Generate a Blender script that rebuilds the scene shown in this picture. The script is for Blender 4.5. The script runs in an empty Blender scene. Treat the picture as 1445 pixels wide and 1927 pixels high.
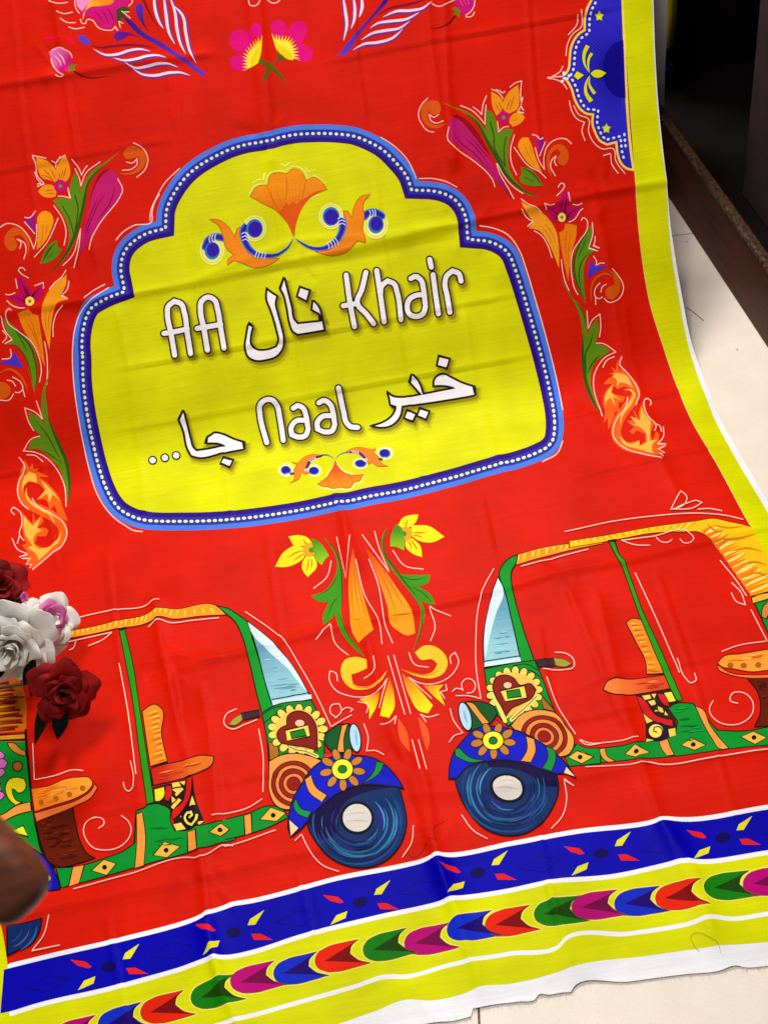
import bpy, bmesh, math, random
import numpy as np
from mathutils import Vector, Matrix, noise
from mathutils.geometry import delaunay_2d_cdt

random.seed(7)
scene = bpy.context.scene
col = scene.collection

# ------------------------------------------------------------------ camera
PW, PH = 1445.0, 1927.0            # size of the photograph, the unit of the traced outlines
FPX = 2400.0                       # focal length in those units
PITCH, ROLL, CAM_H = math.radians(46.0), math.radians(10.3), 1.45
FWD = Vector((0, math.cos(PITCH), -math.sin(PITCH)))
_up = Vector((0, math.sin(PITCH), math.cos(PITCH)))
_x = Vector((1, 0, 0))
RIGHT = _x * math.cos(ROLL) - _up * math.sin(ROLL)
DOWN = -_x * math.sin(ROLL) - _up * math.cos(ROLL)
CAM = Vector((0, 0, CAM_H))
cam_data = bpy.data.cameras.new('camera')
cam_data.sensor_fit = 'HORIZONTAL'
cam_data.sensor_width = 36.0
cam_data.lens = 36.0 * FPX / PW
cam_data.clip_start = 0.02
cam_data.clip_end = 60.0
cam_data.dof.use_dof = True
cam_data.dof.focus_distance = 1.78
cam_data.dof.aperture_fstop = 14.0
cam = bpy.data.objects.new('camera', cam_data)
col.objects.link(cam)
m3 = Matrix((RIGHT, -DOWN, -FWD)).transposed()
cam.matrix_world = Matrix.Translation(CAM) @ m3.to_4x4()
scene.camera = cam

# ------------------------------------------------------------------ light
world = bpy.data.worlds.new('World')
scene.world = world
world.use_nodes = True
world.node_tree.nodes['Background'].inputs[0].default_value = (1.0, 0.98, 0.97, 1)
world.node_tree.nodes['Background'].inputs[1].default_value = 0.17

def area_light(name, loc, target, size, power, color, size_y=None):
    d = bpy.data.lights.new(name, 'AREA')
    d.shape = 'RECTANGLE'; d.size = size; d.size_y = size_y or size
    d.energy = power; d.color = color
    o = bpy.data.objects.new(name, d); col.objects.link(o)
    o.location = loc
    o.rotation_euler = (Vector(target) - Vector(loc)).to_track_quat('-Z', 'Y').to_euler()
    return o
area_light('ceiling_panel_light', (0.05, 3.15, 2.65), (0.05, 1.3, 0), 0.75, 80, (1.0, 0.95, 0.885))
area_light('ceiling_panel_light', (-0.15, 0.75, 2.4), (0.0, 1.0, 0), 0.40, 28, (1.0, 0.985, 0.955))

scene.view_settings.view_transform = 'Standard'
scene.view_settings.look = 'None'
scene.view_settings.exposure = 0.15
scene.view_settings.gamma = 1.0
scene.render.resolution_x, scene.render.resolution_y = 767, 1024

# ------------------------------------------------------------------ helpers
def lin(c):
    out = []
    for v in c[:3]:
        v = v / 255.0
        out.append(v / 12.92 if v <= 0.04045 else ((v + 0.055) / 1.055) ** 2.4)
    return tuple(out)

def ray(px, py):
    return FWD + RIGHT * ((px - PW / 2) / FPX) + DOWN * ((py - PH / 2) / FPX)

def on_floor(px, py, z=0.0):
    d = ray(px, py); return CAM + d * ((CAM_H - z) / -d.z)

def on_plane_y(px, py, y):
    d = ray(px, py); return CAM + d * (y / d.y)

def mesh_obj(name, verts, faces, mat, parent=None, smooth=False):
    me = bpy.data.meshes.new(name)
    me.from_pydata([tuple(v) for v in verts], [], faces)
    me.materials.append(mat)
    if smooth:
        me.shade_smooth()
    me.update()
    o = bpy.data.objects.new(name, me); col.objects.link(o)
    if parent: o.parent = parent
    return o

def bm_obj(name, bm, mat, parent=None, smooth=False):
    bmesh.ops.recalc_face_normals(bm, faces=bm.faces)
    me = bpy.data.meshes.new(name); bm.to_mesh(me); bm.free()
    me.materials.append(mat)
    if smooth: me.shade_smooth()
    o = bpy.data.objects.new(name, me); col.objects.link(o)
    if parent: o.parent = parent
    return o

def tag(o, label=None, cat=None, group=None, kind=None):
    if label: o['label'] = label
    if cat: o['category'] = cat
    if group: o['group'] = group
    if kind: o['kind'] = kind
    return o

def empty(name, loc=(0, 0, 0)):
    o = bpy.data.objects.new(name, None); col.objects.link(o); o.location = loc
    return o

def new_mat(name):
    m = bpy.data.materials.new(name); m.use_nodes = True
    nt = m.node_tree
    return m, nt, nt.nodes['Principled BSDF']

def node(nt, kind, **kw):
    n = nt.nodes.new(kind)
    for k, v in kw.items():
        setattr(n, k, v)
    return n

# ------------------------------------------------------------------ materials
def cloth_material(name, vertex_colour=True, colour=(0.8, 0.8, 0.8)):
    m, nt, b = new_mat(name)
    L = nt.links.new
    uv = node(nt, 'ShaderNodeUVMap'); uv.uv_map = 'sheet'
    mp = node(nt, 'ShaderNodeMapping'); mp.inputs['Scale'].default_value = (9, 260, 1)
    L(uv.outputs[0], mp.inputs[0])
    slub = node(nt, 'ShaderNodeTexNoise'); slub.inputs['Scale'].default_value = 1.0
    slub.inputs['Detail'].default_value = 4; slub.inputs['Roughness'].default_value = 0.65
    L(mp.outputs[0], slub.inputs['Vector'])
    mp2 = node(nt, 'ShaderNodeMapping'); mp2.inputs['Scale'].default_value = (900, 900, 1)
    L(uv.outputs[0], mp2.inputs[0])
    weave = node(nt, 'ShaderNodeTexNoise'); weave.inputs['Scale'].default_value = 1.0
    weave.inputs['Detail'].default_value = 2
    L(mp2.outputs[0], weave.inputs['Vector'])
    add = node(nt, 'ShaderNodeMath', operation='ADD')
    L(slub.outputs[0], add.inputs[0]); L(weave.outputs[0], add.inputs[1])
    rng = node(nt, 'ShaderNodeMapRange')
    rng.inputs['From Min'].default_value = 0.6; rng.inputs['From Max'].default_value = 1.4
    rng.inputs['To Min'].default_value = 0.84; rng.inputs['To Max'].default_value = 1.10
    L(add.outputs[0], rng.inputs['Value'])
    mul = node(nt, 'ShaderNodeMix', data_type='RGBA', blend_type='MULTIPLY')
    mul.inputs[0].default_value = 1.0
    if vertex_colour:
        at = node(nt, 'ShaderNodeVertexColor'); at.layer_name = 'ink'
        L(at.outputs[0], mul.inputs[6])
    else:
        mul.inputs[6].default_value = (*colour, 1)
    blot = node(nt, 'ShaderNodeTexNoise'); blot.inputs['Scale'].default_value = 11; blot.inputs['Detail'].default_value = 5
    L(uv.outputs[0], blot.inputs['Vector'])
    br = node(nt, 'ShaderNodeMapRange'); br.inputs['From Min'].default_value = .3; br.inputs['From Max'].default_value = .7
    br.inputs['To Min'].default_value = .86; br.inputs['To Max'].default_value = 1.07
    L(blot.outputs[0], br.inputs['Value'])
    mm_ = node(nt, 'ShaderNodeMath', operation='MULTIPLY'); L(rng.outputs[0], mm_.inputs[0]); L(br.outputs[0], mm_.inputs[1])
    L(mm_.outputs[0], mul.inputs[7])
    L(mul.outputs[2], b.inputs['Base Color'])
    b.inputs['Roughness'].default_value = 0.50
    b.inputs['Specular IOR Level'].default_value = 0.045
    b.inputs['Sheen Weight'].default_value = 0.0
    bump = node(nt, 'ShaderNodeBump'); bump.inputs['Strength'].default_value = 0.25
    bump.inputs['Distance'].default_value = 0.0006
    L(add.outputs[0], bump.inputs['Height']); L(bump.outputs[0], b.inputs['Normal'])
    return m
MAT_INK = cloth_material('printed_cotton_ink')
MAT_COTTON = cloth_material('plain_white_cotton', False, (0.87, 0.86, 0.89))

def plain_mat(name, rgb, rough=0.5, spec=0.4, noise_scale=None, amount=0.25, bump=0.0, stretch=(1, 1, 1), coord='Object'):
    m, nt, b = new_mat(name)
    L = nt.links.new
    b.inputs['Roughness'].default_value = rough
    b.inputs['Specular IOR Level'].default_value = spec
    if noise_scale is None:
        b.inputs['Base Color'].default_value = (*rgb, 1); return m
    tc = node(nt, 'ShaderNodeTexCoord'); mp = node(nt, 'ShaderNodeMapping')
    mp.inputs['Scale'].default_value = stretch
    L(tc.outputs[coord], mp.inputs[0])
    n = node(nt, 'ShaderNodeTexNoise'); n.inputs['Scale'].default_value = noise_scale
    n.inputs['Detail'].default_value = 6; n.inputs['Roughness'].default_value = 0.6
    L(mp.outputs[0], n.inputs['Vector'])
    r = node(nt, 'ShaderNodeValToRGB')
    lo = tuple(max(0, c * (1 - amount)) for c in rgb); hi = tuple(min(1, c * (1 + amount)) for c in rgb)
    r.color_ramp.elements[0].position = 0.3; r.color_ramp.elements[0].color = (*lo, 1)
    r.color_ramp.elements[1].position = 0.7; r.color_ramp.elements[1].color = (*hi, 1)
    L(n.outputs[0], r.inputs[0]); L(r.outputs[0], b.inputs['Base Color'])
    if bump:
        bp = node(nt, 'ShaderNodeBump'); bp.inputs['Strength'].default_value = bump
        bp.inputs['Distance'].default_value = 0.002
        L(n.outputs[0], bp.inputs['Height']); L(bp.outputs[0], b.inputs['Normal'])
    return m
# ------------------------------------------------------------------ the sheet of cloth: its shape
# It lies on the floor in front and slopes up at the back, where it hangs over a white board.
KINK_Y = on_floor(1310, 690).y
SLOPE = math.radians(44.0)
BLEND = 0.07
LIFT = 0.0085
_T0, _T1, _N = 0.0, 3.0, 6000
_dt = (_T1 - _T0) / _N
_tt = _T0 + np.arange(_N + 1) * _dt
_ph = np.clip((_tt - (KINK_Y - BLEND)) / (2 * BLEND), 0, 1)
_ph = SLOPE * (_ph * _ph * (3 - 2 * _ph))
_yy = _T0 + np.concatenate([[0], np.cumsum(np.cos((_ph[1:] + _ph[:-1]) / 2)) * _dt])
_zz = LIFT + np.concatenate([[0], np.cumsum(np.sin((_ph[1:] + _ph[:-1]) / 2)) * _dt])

_YS = 4000
_gy = np.linspace(0.0, 2.6, _YS + 1)
_zy = np.interp(_gy, _yy, _zz).tolist(); _ty = np.interp(_gy, _yy, _tt).tolist()
def sheet_uv(px, py):
    """where the line of sight through a traced point meets the sheet: (across, along) in metres"""
    d = ray(px, py)
    dx, dy, dz = d.x, d.y, d.z
    lo, hi = 0.2, 2.599 / dy
    for _ in range(30):
        mid = (lo + hi) / 2
        f = mid * dy / 2.6 * _YS; k = int(f); f -= k
        if CAM_H + mid * dz > _zy[k] + (_zy[k + 1] - _zy[k]) * f: lo = mid
        else: hi = mid
    f = lo * dy / 2.6 * _YS; k = int(f); f -= k
    return (lo * dx, _ty[k] + (_ty[k + 1] - _ty[k]) * f)

G = 0.0046
S0, S1, TT0, TT1 = -0.86, 0.66, 0.44, 2.56
NS = int(math.ceil((S1 - S0) / G)); NT = int(math.ceil((TT1 - TT0) / G))
gs = S0 + np.arange(NS + 1) * G
gt = TT0 + np.arange(NT + 1) * G
SS, TG = np.meshgrid(gs, gt, indexing='ij')

def poly_dist(pts):
    """signed distance of every grid point to a polyline, and the fade along it"""
    best = np.full(SS.shape, 1e9); sign = np.ones(SS.shape); along = np.zeros(SS.shape)
    segs = list(zip(pts[:-1], pts[1:])); tot = sum(math.dist(a, b) for a, b in segs); run = 0
    for a, b in segs:
        dx, dy = b[0] - a[0], b[1] - a[1]; L2 = dx * dx + dy * dy
        k = np.clip(((SS - a[0]) * dx + (TG - a[1]) * dy) / L2, 0, 1)
        qx, qy = a[0] + k * dx, a[1] + k * dy
        d = np.hypot(SS - qx, TG - qy)
        cr = np.sign(dx * (TG - a[1]) - dy * (SS - a[0]))
        m = d < best
        best[m] = d[m]; sign[m] = cr[m]
        along[m] = ((run + k * math.sqrt(L2)) / tot)[m]
        run += math.sqrt(L2)
    return best * sign, along

HH = np.zeros(SS.shape)
FOLD = 2.0
def crease(pxs, amp, wl, wr, fade=0.08, kind='ridge'):
    """a fold mark; amp in metres, wl / wr the width of its two flanks"""
    v = [float(x) for x in pxs.split()]
    pts = [sheet_uv(v[i], v[i + 1]) for i in range(0, len(v), 2)]
    d, al = poly_dist(pts)
    amp = amp * FOLD
    w = np.where(d > 0, wl, wr) * 0.85
    e = np.clip(np.minimum(al, 1 - al) / fade, 0, 1) if fade > 0 else 1.0
    if kind == 'ridge':
        HH[...] += amp * e * np.exp(-np.abs(d) / w)
    else:   # step: one flank lies over the other
        HH[...] += amp * e * np.where(d > 0, np.exp(-np.abs(d) / wl), -np.exp(-np.abs(d) / wr) * 0.35)

def fbm_fast(scale, amp, seed, stretch=(1, 1)):
    # evaluated on a coarse lattice, then interpolated
    k = 4
    ii = np.arange(0, NS + 1 + k, k); jj = np.arange(0, NT + 1 + k, k)
    A = np.array([[noise.noise(Vector(((S0 + i * G) * scale * stretch[0], (TT0 + j * G) * scale * stretch[1], seed))) for j in jj] for i in ii])
    fi = np.arange(NS + 1) / k; fj = np.arange(NT + 1) / k
    i0 = np.minimum(fi.astype(int), len(ii) - 2); j0 = np.minimum(fj.astype(int), len(jj) - 2)
    u = (fi - i0)[:, None]; v = (fj - j0)[None, :]
    u = u * u * (3 - 2 * u); v = v * v * (3 - 2 * v)
    B = A[i0][:, j0] * (1 - u) * (1 - v) + A[i0 + 1][:, j0] * u * (1 - v) + A[i0][:, j0 + 1] * (1 - u) * v + A[i0 + 1][:, j0 + 1] * u * v
    HH[...] += amp * B
fbm_fast(3.2, 0.0040, 3.1)
fbm_fast(8.0, 0.0014, 8.7, (1, 0.7))
fbm_fast(18.0, 0.0006, 15.2)
fbm_fast(34.0, 0.0003, 5.2)
# fold marks that run along the cloth
crease('95 -40 120 120 150 320 185 520', 0.0022, 0.012, 0.006)
crease('118 80 150 260 165 420', -0.0016, 0.008, 0.012)
crease('462 -40 480 90 497 250 515 330', 0.0020, 0.014, 0.006)
crease('486 -40 500 120 512 250', 0.0018, 0.005, 0.010)
crease('497 250 530 450 545 560 580 760 640 960 690 1130', 0.0017, 0.009, 0.006)
crease('800 -40 812 100 828 220 850 330', 0.0021, 0.010, 0.006)
crease('836 -40 845 180 860 330', 0.0018, 0.005, 0.010)
crease('1112 345 1140 470 1165 620 1230 840 1290 960', 0.0016, 0.010, 0.014)
crease('1172 560 1190 680 1240 830', 0.0013, 0.008, 0.008)
crease('290 1120 305 1230 320 1290 350 1430 375 1600 395 1760 420 1900', 0.0030, 0.010, 0.006, 0.03)
crease('330 1240 345 1400 362 1520', -0.0022, 0.010, 0.010)
crease('380 1280 398 1390 408 1500 420 1620', 0.0018, 0.004, 0.011)
crease('640 960 660 1080 700 1250 745 1400 800 1560 830 1640 870 1800', 0.0022, 0.012, 0.007)
crease('735 1400 760 1440 795 1560', -0.0022, 0.008, 0.012)
crease('770 1380 800 1470 822 1600 845 1700', 0.0020, 0.005, 0.010)
crease('1060 1090 1090 1160 1130 1260 1180 1380', 0.0019, 0.012, 0.006)
crease('1120 1100 1160 1280 1200 1420 1240 1540 1300 1630 1350 1760', 0.0020, 0.010, 0.008)
crease('215 560 245 700 262 860 275 990', 0.0012, 0.008, 0.006)
crease('870 560 890 700 930 850 960 900', 0.0012, 0.008, 0.006)
# fold marks that run across
crease('-40 600 80 578 240 556 400 527 560 490 720 455 870 420 1000 392 1140 362 1275 340', 0.0019, 0.013, 0.004, 0.02)
crease('300 545 520 505 560 500 700 480 800 455 870 445', -0.0011, 0.008, 0.014)
crease('330 540 480 480 560 450 700 445 790 430 860 418', 0.0011, 0.006, 0.010)
crease('-40 165 60 152 130 140 260 118 420 100', 0.0022, 0.016, 0.006)
crease('1000 800 1100 780 1180 760 1290 735', 0.0019, 0.012, 0.006)
crease('240 950 420 900 640 860 800 840', 0.0010, 0.012, 0.008)
crease('310 1268 400 1246 520 1212 640 1182 740 1160 860 1132 960 1106 1060 1075 1170 1060 1300 1028 1480 985', 0.0022, 0.012, 0.004, 0.02)
crease('300 1222 360 1240 420 1235', 0.0022, 0.006, 0.014)
crease('-40 1740 90 1712 240 1685 380 1655 520 1618 700 1585', 0.0022, 0.016, 0.007)
crease('760 1500 900 1488 1060 1470 1250 1436 1480 1408', 0.0019, 0.012, 0.007)
# fine crisp press lines, some of them double
for p_ in ('20 -40 40 200 70 420', '300 -40 318 120 330 250', '660 -40 672 120 690 240', '990 -40 1003 160 1020 330', '700 300 722 470 760 700 800 930',
           '345 330 372 560 410 820 440 1010', '60 700 80 900 110 1080', '200 1030 215 1160 240 1340 270 1560', '500 1000 530 1200 560 1330',
           '905 930 930 1050', '1010 1160 1040 1330 1070 1480', '1230 1060 1290 1230 1350 1420 1390 1560', '1000 1500 1030 1640 1050 1760', '560 1640 590 1760 620 1880', '200 1720 222 1830 240 1930',
           '-40 330 200 285 330 262', '600 120 900 62 1180 10', '-40 905 130 870', '1060 905 1250 862 1420 828', '-40 1330 60 1312 240 1276', '420 1480 560 1448', '1090 1290 1280 1252 1460 1216', '860 1400 1120 1350 1300 1316', '60 1560 260 1520 420 1480', '200 700 480 648 760 596 1000 548', '180 820 500 762 780 708 1040 660'):
    crease(p_, 0.00115, 0.0062, 0.0034, 0.1)
    crease(' '.join('%f' % (float(v_) + (9 if q_ % 2 == 0 else 2)) for q_, v_ in enumerate(p_.split())), -0.0008, 0.004, 0.007, 0.15)
# ripples of the loose lower hem and the small pleats in it
crease('375 1730 400 1790 425 1880 470 1990', 0.00300, 0.016, 0.010, 0.05)
crease('812 1615 850 1690 880 1790 915 1900', 0.00280, 0.018, 0.009, 0.05)
crease('770 1840 790 1885 830 1940', 0.00250, 0.022, 0.022, 0.1)
crease('700 1850 730 1900 760 1960', -0.00125, 0.03, 0.03, 0.1)
crease('1238 1545 1275 1620 1330 1740 1378 1830', 0.00325, 0.020, 0.012, 0.05)
crease('1025 1660 1052 1740 1066 1800 1078 1870', 0.00200, 0.020, 0.002, 0.03)
crease('1008 1878 1030 1840 1060 1830', 0.00150, 0.010, 0.010, 0.2)
# small star shaped crumples where fold marks cross
for cx_, cy_, seed_ in ((305, 1245, 1), (110, 135, 2), (500, 252, 3), (835, 330, 4), (640, 1180, 5), (760, 1470, 6), (1075, 1075, 7), (560, 495, 8), (395, 1660, 9), (1140, 365, 10), (1190, 760, 11), (830, 1600, 12), (150, 560, 13), (870, 430, 14)):
    rs_ = random.Random(seed_)
    for q_ in range(5):
        a_ = rs_.uniform(0, 6.28); r0_ = rs_.uniform(4, 16); r1_ = rs_.uniform(34, 80)
        b_ = a_ + rs_.uniform(-.25, .25)
        crease('%f %f %f %f' % (cx_ + r0_ * math.cos(a_), cy_ + r0_ * math.sin(a_), cx_ + r1_ * math.cos(b_), cy_ + r1_ * math.sin(b_)), rs_.choice((-1, 1)) * rs_.uniform(.0005, .0011), .006, .011, 0.3)
# the free edges settle onto the floor
def edge_dist(pxs):
    v = [float(x) for x in pxs.split()]
    return np.abs(poly_dist([sheet_uv(v[i], v[i + 1]) for i in range(0, len(v), 2)])[0])
_d1 = edge_dist('-10 2096 400 2010 700 1945 820 1921 889 1897 975 1882 1075 1862 1290 1830 1445 1814 1800 1770')
_d2 = edge_dist('1354 780 1398 858 1445 938 1514 1055 1704 1350 1804 1520')
_k = np.maximum(np.exp(-(_d1 / 0.035) ** 2), np.exp(-(_d2 / 0.030) ** 2))
HH = HH * (1 - 0.72 * _k) - (LIFT - 0.0022) * _k
HH = np.maximum(HH, -(LIFT - 0.0007))

yy = np.interp(TG, _tt, _yy); zz = np.interp(TG, _tt, _zz); ph = np.interp(TG, _tt, _ph)
GP = np.stack([SS, yy - np.sin(ph) * HH, zz + np.cos(ph) * HH], axis=-1)
_du = np.gradient(GP, axis=0); _dv = np.gradient(GP, axis=1)
GN = np.cross(_du, _dv); GN /= np.linalg.norm(GN, axis=-1, keepdims=True)

# ------------------------------------------------------------------ tracing tools
CROP = dict(
    A=(0, 0, 3.6125), B=(400, 0, 2.89), C=(1000, 0, 4.8167), D=(1220, 0, 2.751), E=(0, 250, 4.2833),
    F=(0, 650, 4.28), G=(780, 130, 4.8167), H=(970, 340, 6.2826), I=(1060, 560, 6.0238), J=(360, 290, 3.6125),
    K=(290, 470, 2.3689), L=(260, 650, 2.2231), M=(0, 1060, 5.3538), N=(0, 1380, 4.5867), O=(100, 1120, 3.4412),
    P=(400, 1120, 3.5675), Q=(500, 940, 3.4421), R=(830, 1020, 3.3233), S=(1080, 900, 3.4411), T=(0, 1660, 3.0104),
    U=(460, 1580, 2.89), V=(940, 1500, 2.8614), Y=(600, 220, 2.834), Z=(130, 560, 2.7264), W=(520, 830, 6.0208),
    X=(0, 0, 1.0))

def pts_of(crop, s):
    ox, oy, k = CROP[crop]
    v = [float(x) for x in s.split()] if isinstance(s, str) else [c for p in s for c in p]
    return [(ox + v[i] / k, oy + v[i + 1] / k) for i in range(0, len(v) - 1, 2)]

def spline(p, closed=False, corner=58.0, step=3.5):
    """smooth curve through points; sharp bends stay sharp"""
    n = len(p)
    if n < 3: return list(p)
    tan = []
    for i in range(n):
        if not closed and (i == 0 or i == n - 1):
            tan.append(None); continue
        a, b, c = p[(i - 1) % n], p[i], p[(i + 1) % n]
        v1 = (b[0] - a[0], b[1] - a[1]); v2 = (c[0] - b[0], c[1] - b[1])
        ang = math.degrees(abs(math.atan2(v1[0] * v2[1] - v1[1] * v2[0], v1[0] * v2[0] + v1[1] * v2[1])))
        if ang > corner: tan.append(None)
        else:
            l1, l2 = math.hypot(*v1) + 1e-6, math.hypot(*v2) + 1e-6
            t = (v1[0] / l1 * l2 + v2[0] / l2 * l1, v1[1] / l1 * l2 + v2[1] / l2 * l1)
            l = math.hypot(*t) + 1e-9
            tan.append((t[0] / l, t[1] / l))
    out = []
    for i in range(n if closed else n - 1):
        a, b = p[i], p[(i + 1) % n]
        L = math.dist(a, b)
        ta, tb = tan[i], tan[(i + 1) % n]
        ch = ((b[0] - a[0]) / (L + 1e-9), (b[1] - a[1]) / (L + 1e-9))
        if ta is None and tb is None:
            out.append(a); continue
        ta = ta or ch; tb = tb or ch
        m = max(2, min(14, int(L / step) + 1))
        for k in range(m):
            u = k / m
            h0 = 2 * u ** 3 - 3 * u * u + 1; h1 = u ** 3 - 2 * u * u + u; h2 = -2 * u ** 3 + 3 * u * u; h3 = u ** 3 - u * u
            out.append((h0 * a[0] + h1 * L * ta[0] + h2 * b[0] + h3 * L * tb[0], h0 * a[1] + h1 * L * ta[1] + h2 * b[1] + h3 * L * tb[1]))
    if not closed: out.append(p[-1])
    return out

def stroke_poly(path, width, closed=False, taper=None, cap=True):
    """outline polygons of a line: list of quads and caps"""
    n = len(path); quads = []
    nor = []
    for i in range(n):
        a = path[(i - 1) % n] if (closed or i > 0) else path[i]
        c = path[(i + 1) % n] if (closed or i < n - 1) else path[i]
        dx, dy = c[0] - a[0], c[1] - a[1]; l = math.hypot(dx, dy) + 1e-9
        nx, ny = -dy / l, dx / l
        k = 1.0
        if (closed or 0 < i < n - 1):
            b = path[i]; e = math.hypot(b[0] - a[0], b[1] - a[1]) + 1e-9
            ux, uy = (b[0] - a[0]) / e, (b[1] - a[1]) / e
            cosh = abs(ux * dx / l + uy * dy / l)
            k = 1 / max(0.55, cosh)
        nor.append((nx * k, ny * k))
    def w(i):
        if taper is None: return width / 2
        u = i / max(1, n - 1)
        if taper == 'both': f = math.sin(math.pi * min(1, max(0, u))) ** 0.7
        elif taper == 'end': f = (1 - u) ** 0.7
        elif taper == 'start': f = u ** 0.7
        return max(0.12, f * width / 2)
    Lp = [(path[i][0] + nor[i][0] * w(i), path[i][1] + nor[i][1] * w(i)) for i in range(n)]
    Rp = [(path[i][0] - nor[i][0] * w(i), path[i][1] - nor[i][1] * w(i)) for i in range(n)]
    for i in range(n if closed else n - 1):
        j = (i + 1) % n
        quads.append([Lp[i], Lp[j], Rp[j], Rp[i]])
    if cap and not closed and taper is None and width > 2.4:
        m = 8 if width > 6 else 5
        for i, sgn in ((0, -1), (n - 1, 1)):
            a = path[1] if i == 0 else path[n - 2]
            dx, dy = path[i][0] - a[0], path[i][1] - a[1]
            th = math.atan2(dy, dx)
            quads.append([(path[i][0] + width / 2 * math.cos(th - math.pi / 2 + math.pi * k / m), path[i][1] + width / 2 * math.sin(th - math.pi / 2 + math.pi * k / m)) for k in range(m + 1)])
    return quads

def offset(path, d):
    """closed outline moved inwards by d"""
    n = len(path)
    area = sum(path[i][0] * path[(i + 1) % n][1] - path[(i + 1) % n][0] * path[i][1] for i in range(n))
    sg = 1 if area > 0 else -1
    out = []
    for i in range(n):
        a, b, c = path[i - 1], path[i], path[(i + 1) % n]
        l1 = math.dist(a, b) + 1e-9; l2 = math.dist(b, c) + 1e-9
        n1 = (-(b[1] - a[1]) / l1, (b[0] - a[0]) / l1); n2 = (-(c[1] - b[1]) / l2, (c[0] - b[0]) / l2)
        m = (n1[0] + n2[0], n1[1] + n2[1]); q = m[0] * n1[0] + m[1] * n1[1]
        q = max(q, 0.55)
        out.append((b[0] + sg * d * m[0] / q, b[1] + sg * d * m[1] / q))
    return out

# ------------------------------------------------------------------ cutting a shape onto the folded sheet
_cache = {}
def uvp(p):
    k = (round(p[0], 2), round(p[1], 2))
    r = _cache.get(k)
    if r is None:
        r = _cache[k] = sheet_uv(*p)
    return r

def clip(poly, ax, val, keep_less):
    out = []
    n = len(poly)
    for i in range(n):
        a = poly[i]; b = poly[(i + 1) % n]
        da = a[ax] - val; db = b[ax] - val
        if not keep_less: da, db = -da, -db
        if da <= 0: out.append(a)
        if (da < 0 < db) or (db < 0 < da):
            t = da / (da - db)
            out.append((a[0] + (b[0] - a[0]) * t, a[1] + (b[1] - a[1]) * t))
    return out

def clip_diag(poly, lower):
    out = []
    n = len(poly)
    for i in range(n):
        a = poly[i]; b = poly[(i + 1) % n]
        da = a[0] + a[1] - 1; db = b[0] + b[1] - 1
        if not lower: da, db = -da, -db
        if da <= 0: out.append(a)
        if (da < -1e-9 and db > 1e-9) or (db < -1e-9 and da > 1e-9):
            t = da / (da - db)
            out.append((a[0] + (b[0] - a[0]) * t, a[1] + (b[1] - a[1]) * t))
    return out

DELTA = 0.000007
class Part:
    def __init__(self, name, parent=None, label=None):
        self.name, self.parent, self.label = name, parent, label
        self.u, self.w, self.ci, self.cj, self.low, self.h, self.c, self.nv = [], [], [], [], [], [], [], []
        self.lev = 0
    def put(self, pieces, height, colour_at):
        off = height * DELTA
        U, W, CI, CJ, LO, NV, C = self.u, self.w, self.ci, self.cj, self.low, self.nv, self.c
        n0 = len(U)
        flat = getattr(colour_at, 'flat', None)
        for poly, i, j, low in pieces:
            for (u, w) in poly:
                U.append(u); W.append(w)
            m = len(poly)
            CI += [i] * m; CJ += [j] * m; LO += [low] * m; NV.append(m)
            if flat is None:
                for (u, w) in poly: C.append(colour_at(S0 + (i + u) * G, TT0 + (j + w) * G))
        n = len(U) - n0
        if flat is not None: C += [flat] * n
        self.h += [off] * n
    def build(self, mat=None):
        if not self.nv: return None
        u = np.array(self.u)[:, None]; w = np.array(self.w)[:, None]; h = np.array(self.h)[:, None]
        i = np.array(self.ci); j = np.array(self.cj); low = np.array(self.low, dtype=bool)[:, None]
        a = np.where(low, 1 - u - w, u + w - 1); b = np.where(low, u, 1 - u); c = np.where(low, w, 1 - w)
        def mixg(A):
            X = np.where(low, A[i, j], A[i + 1, j + 1]); Y = np.where(low, A[i + 1, j], A[i, j + 1]); Z = np.where(low, A[i, j + 1], A[i + 1, j])
            return X * a + Y * b + Z * c
        nn = mixg(GN); nn /= np.linalg.norm(nn, axis=1, keepdims=True)
        P = mixg(GP) + nn * h
        uv = np.concatenate([S0 + (i[:, None] + u) * G, TT0 + (j[:, None] + w) * G], axis=1)
        nv = np.array(self.nv, dtype=np.int32); nvert = len(P)
        me = bpy.data.meshes.new(self.name)
        me.vertices.add(nvert); me.vertices.foreach_set('co', P.astype(np.float32).ravel())
        me.loops.add(nvert); me.loops.foreach_set('vertex_index', np.arange(nvert, dtype=np.int32))
        me.polygons.add(len(nv)); me.polygons.foreach_set('loop_start', np.concatenate([[0], np.cumsum(nv)[:-1]]).astype(np.int32))
        me.materials.append(mat or MAT_INK)
        me.update(calc_edges=True)
        uvl = me.uv_layers.new(name='sheet')
        uvl.data.foreach_set('uv', uv.astype(np.float32).ravel())
        ca = me.color_attributes.new('ink', 'FLOAT_COLOR', 'POINT')
        c4 = np.ones((nvert, 4), dtype=np.float32); c4[:, :3] = np.array(self.c, dtype=np.float32)
        ca.data.foreach_set('color', c4.ravel())
        me.shade_smooth()
        me.normals_split_custom_set_from_vertices(nn.tolist())
        o = bpy.data.objects.new(self.name, me); col.objects.link(o)
        if self.parent is not None:
            o.parent = self.parent
            if self.parent.type == 'EMPTY': o.matrix_parent_inverse = Matrix.Translation(-self.parent.location)
        if self.label: o['label'] = self.label
        self.obj = o
        return o

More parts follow.
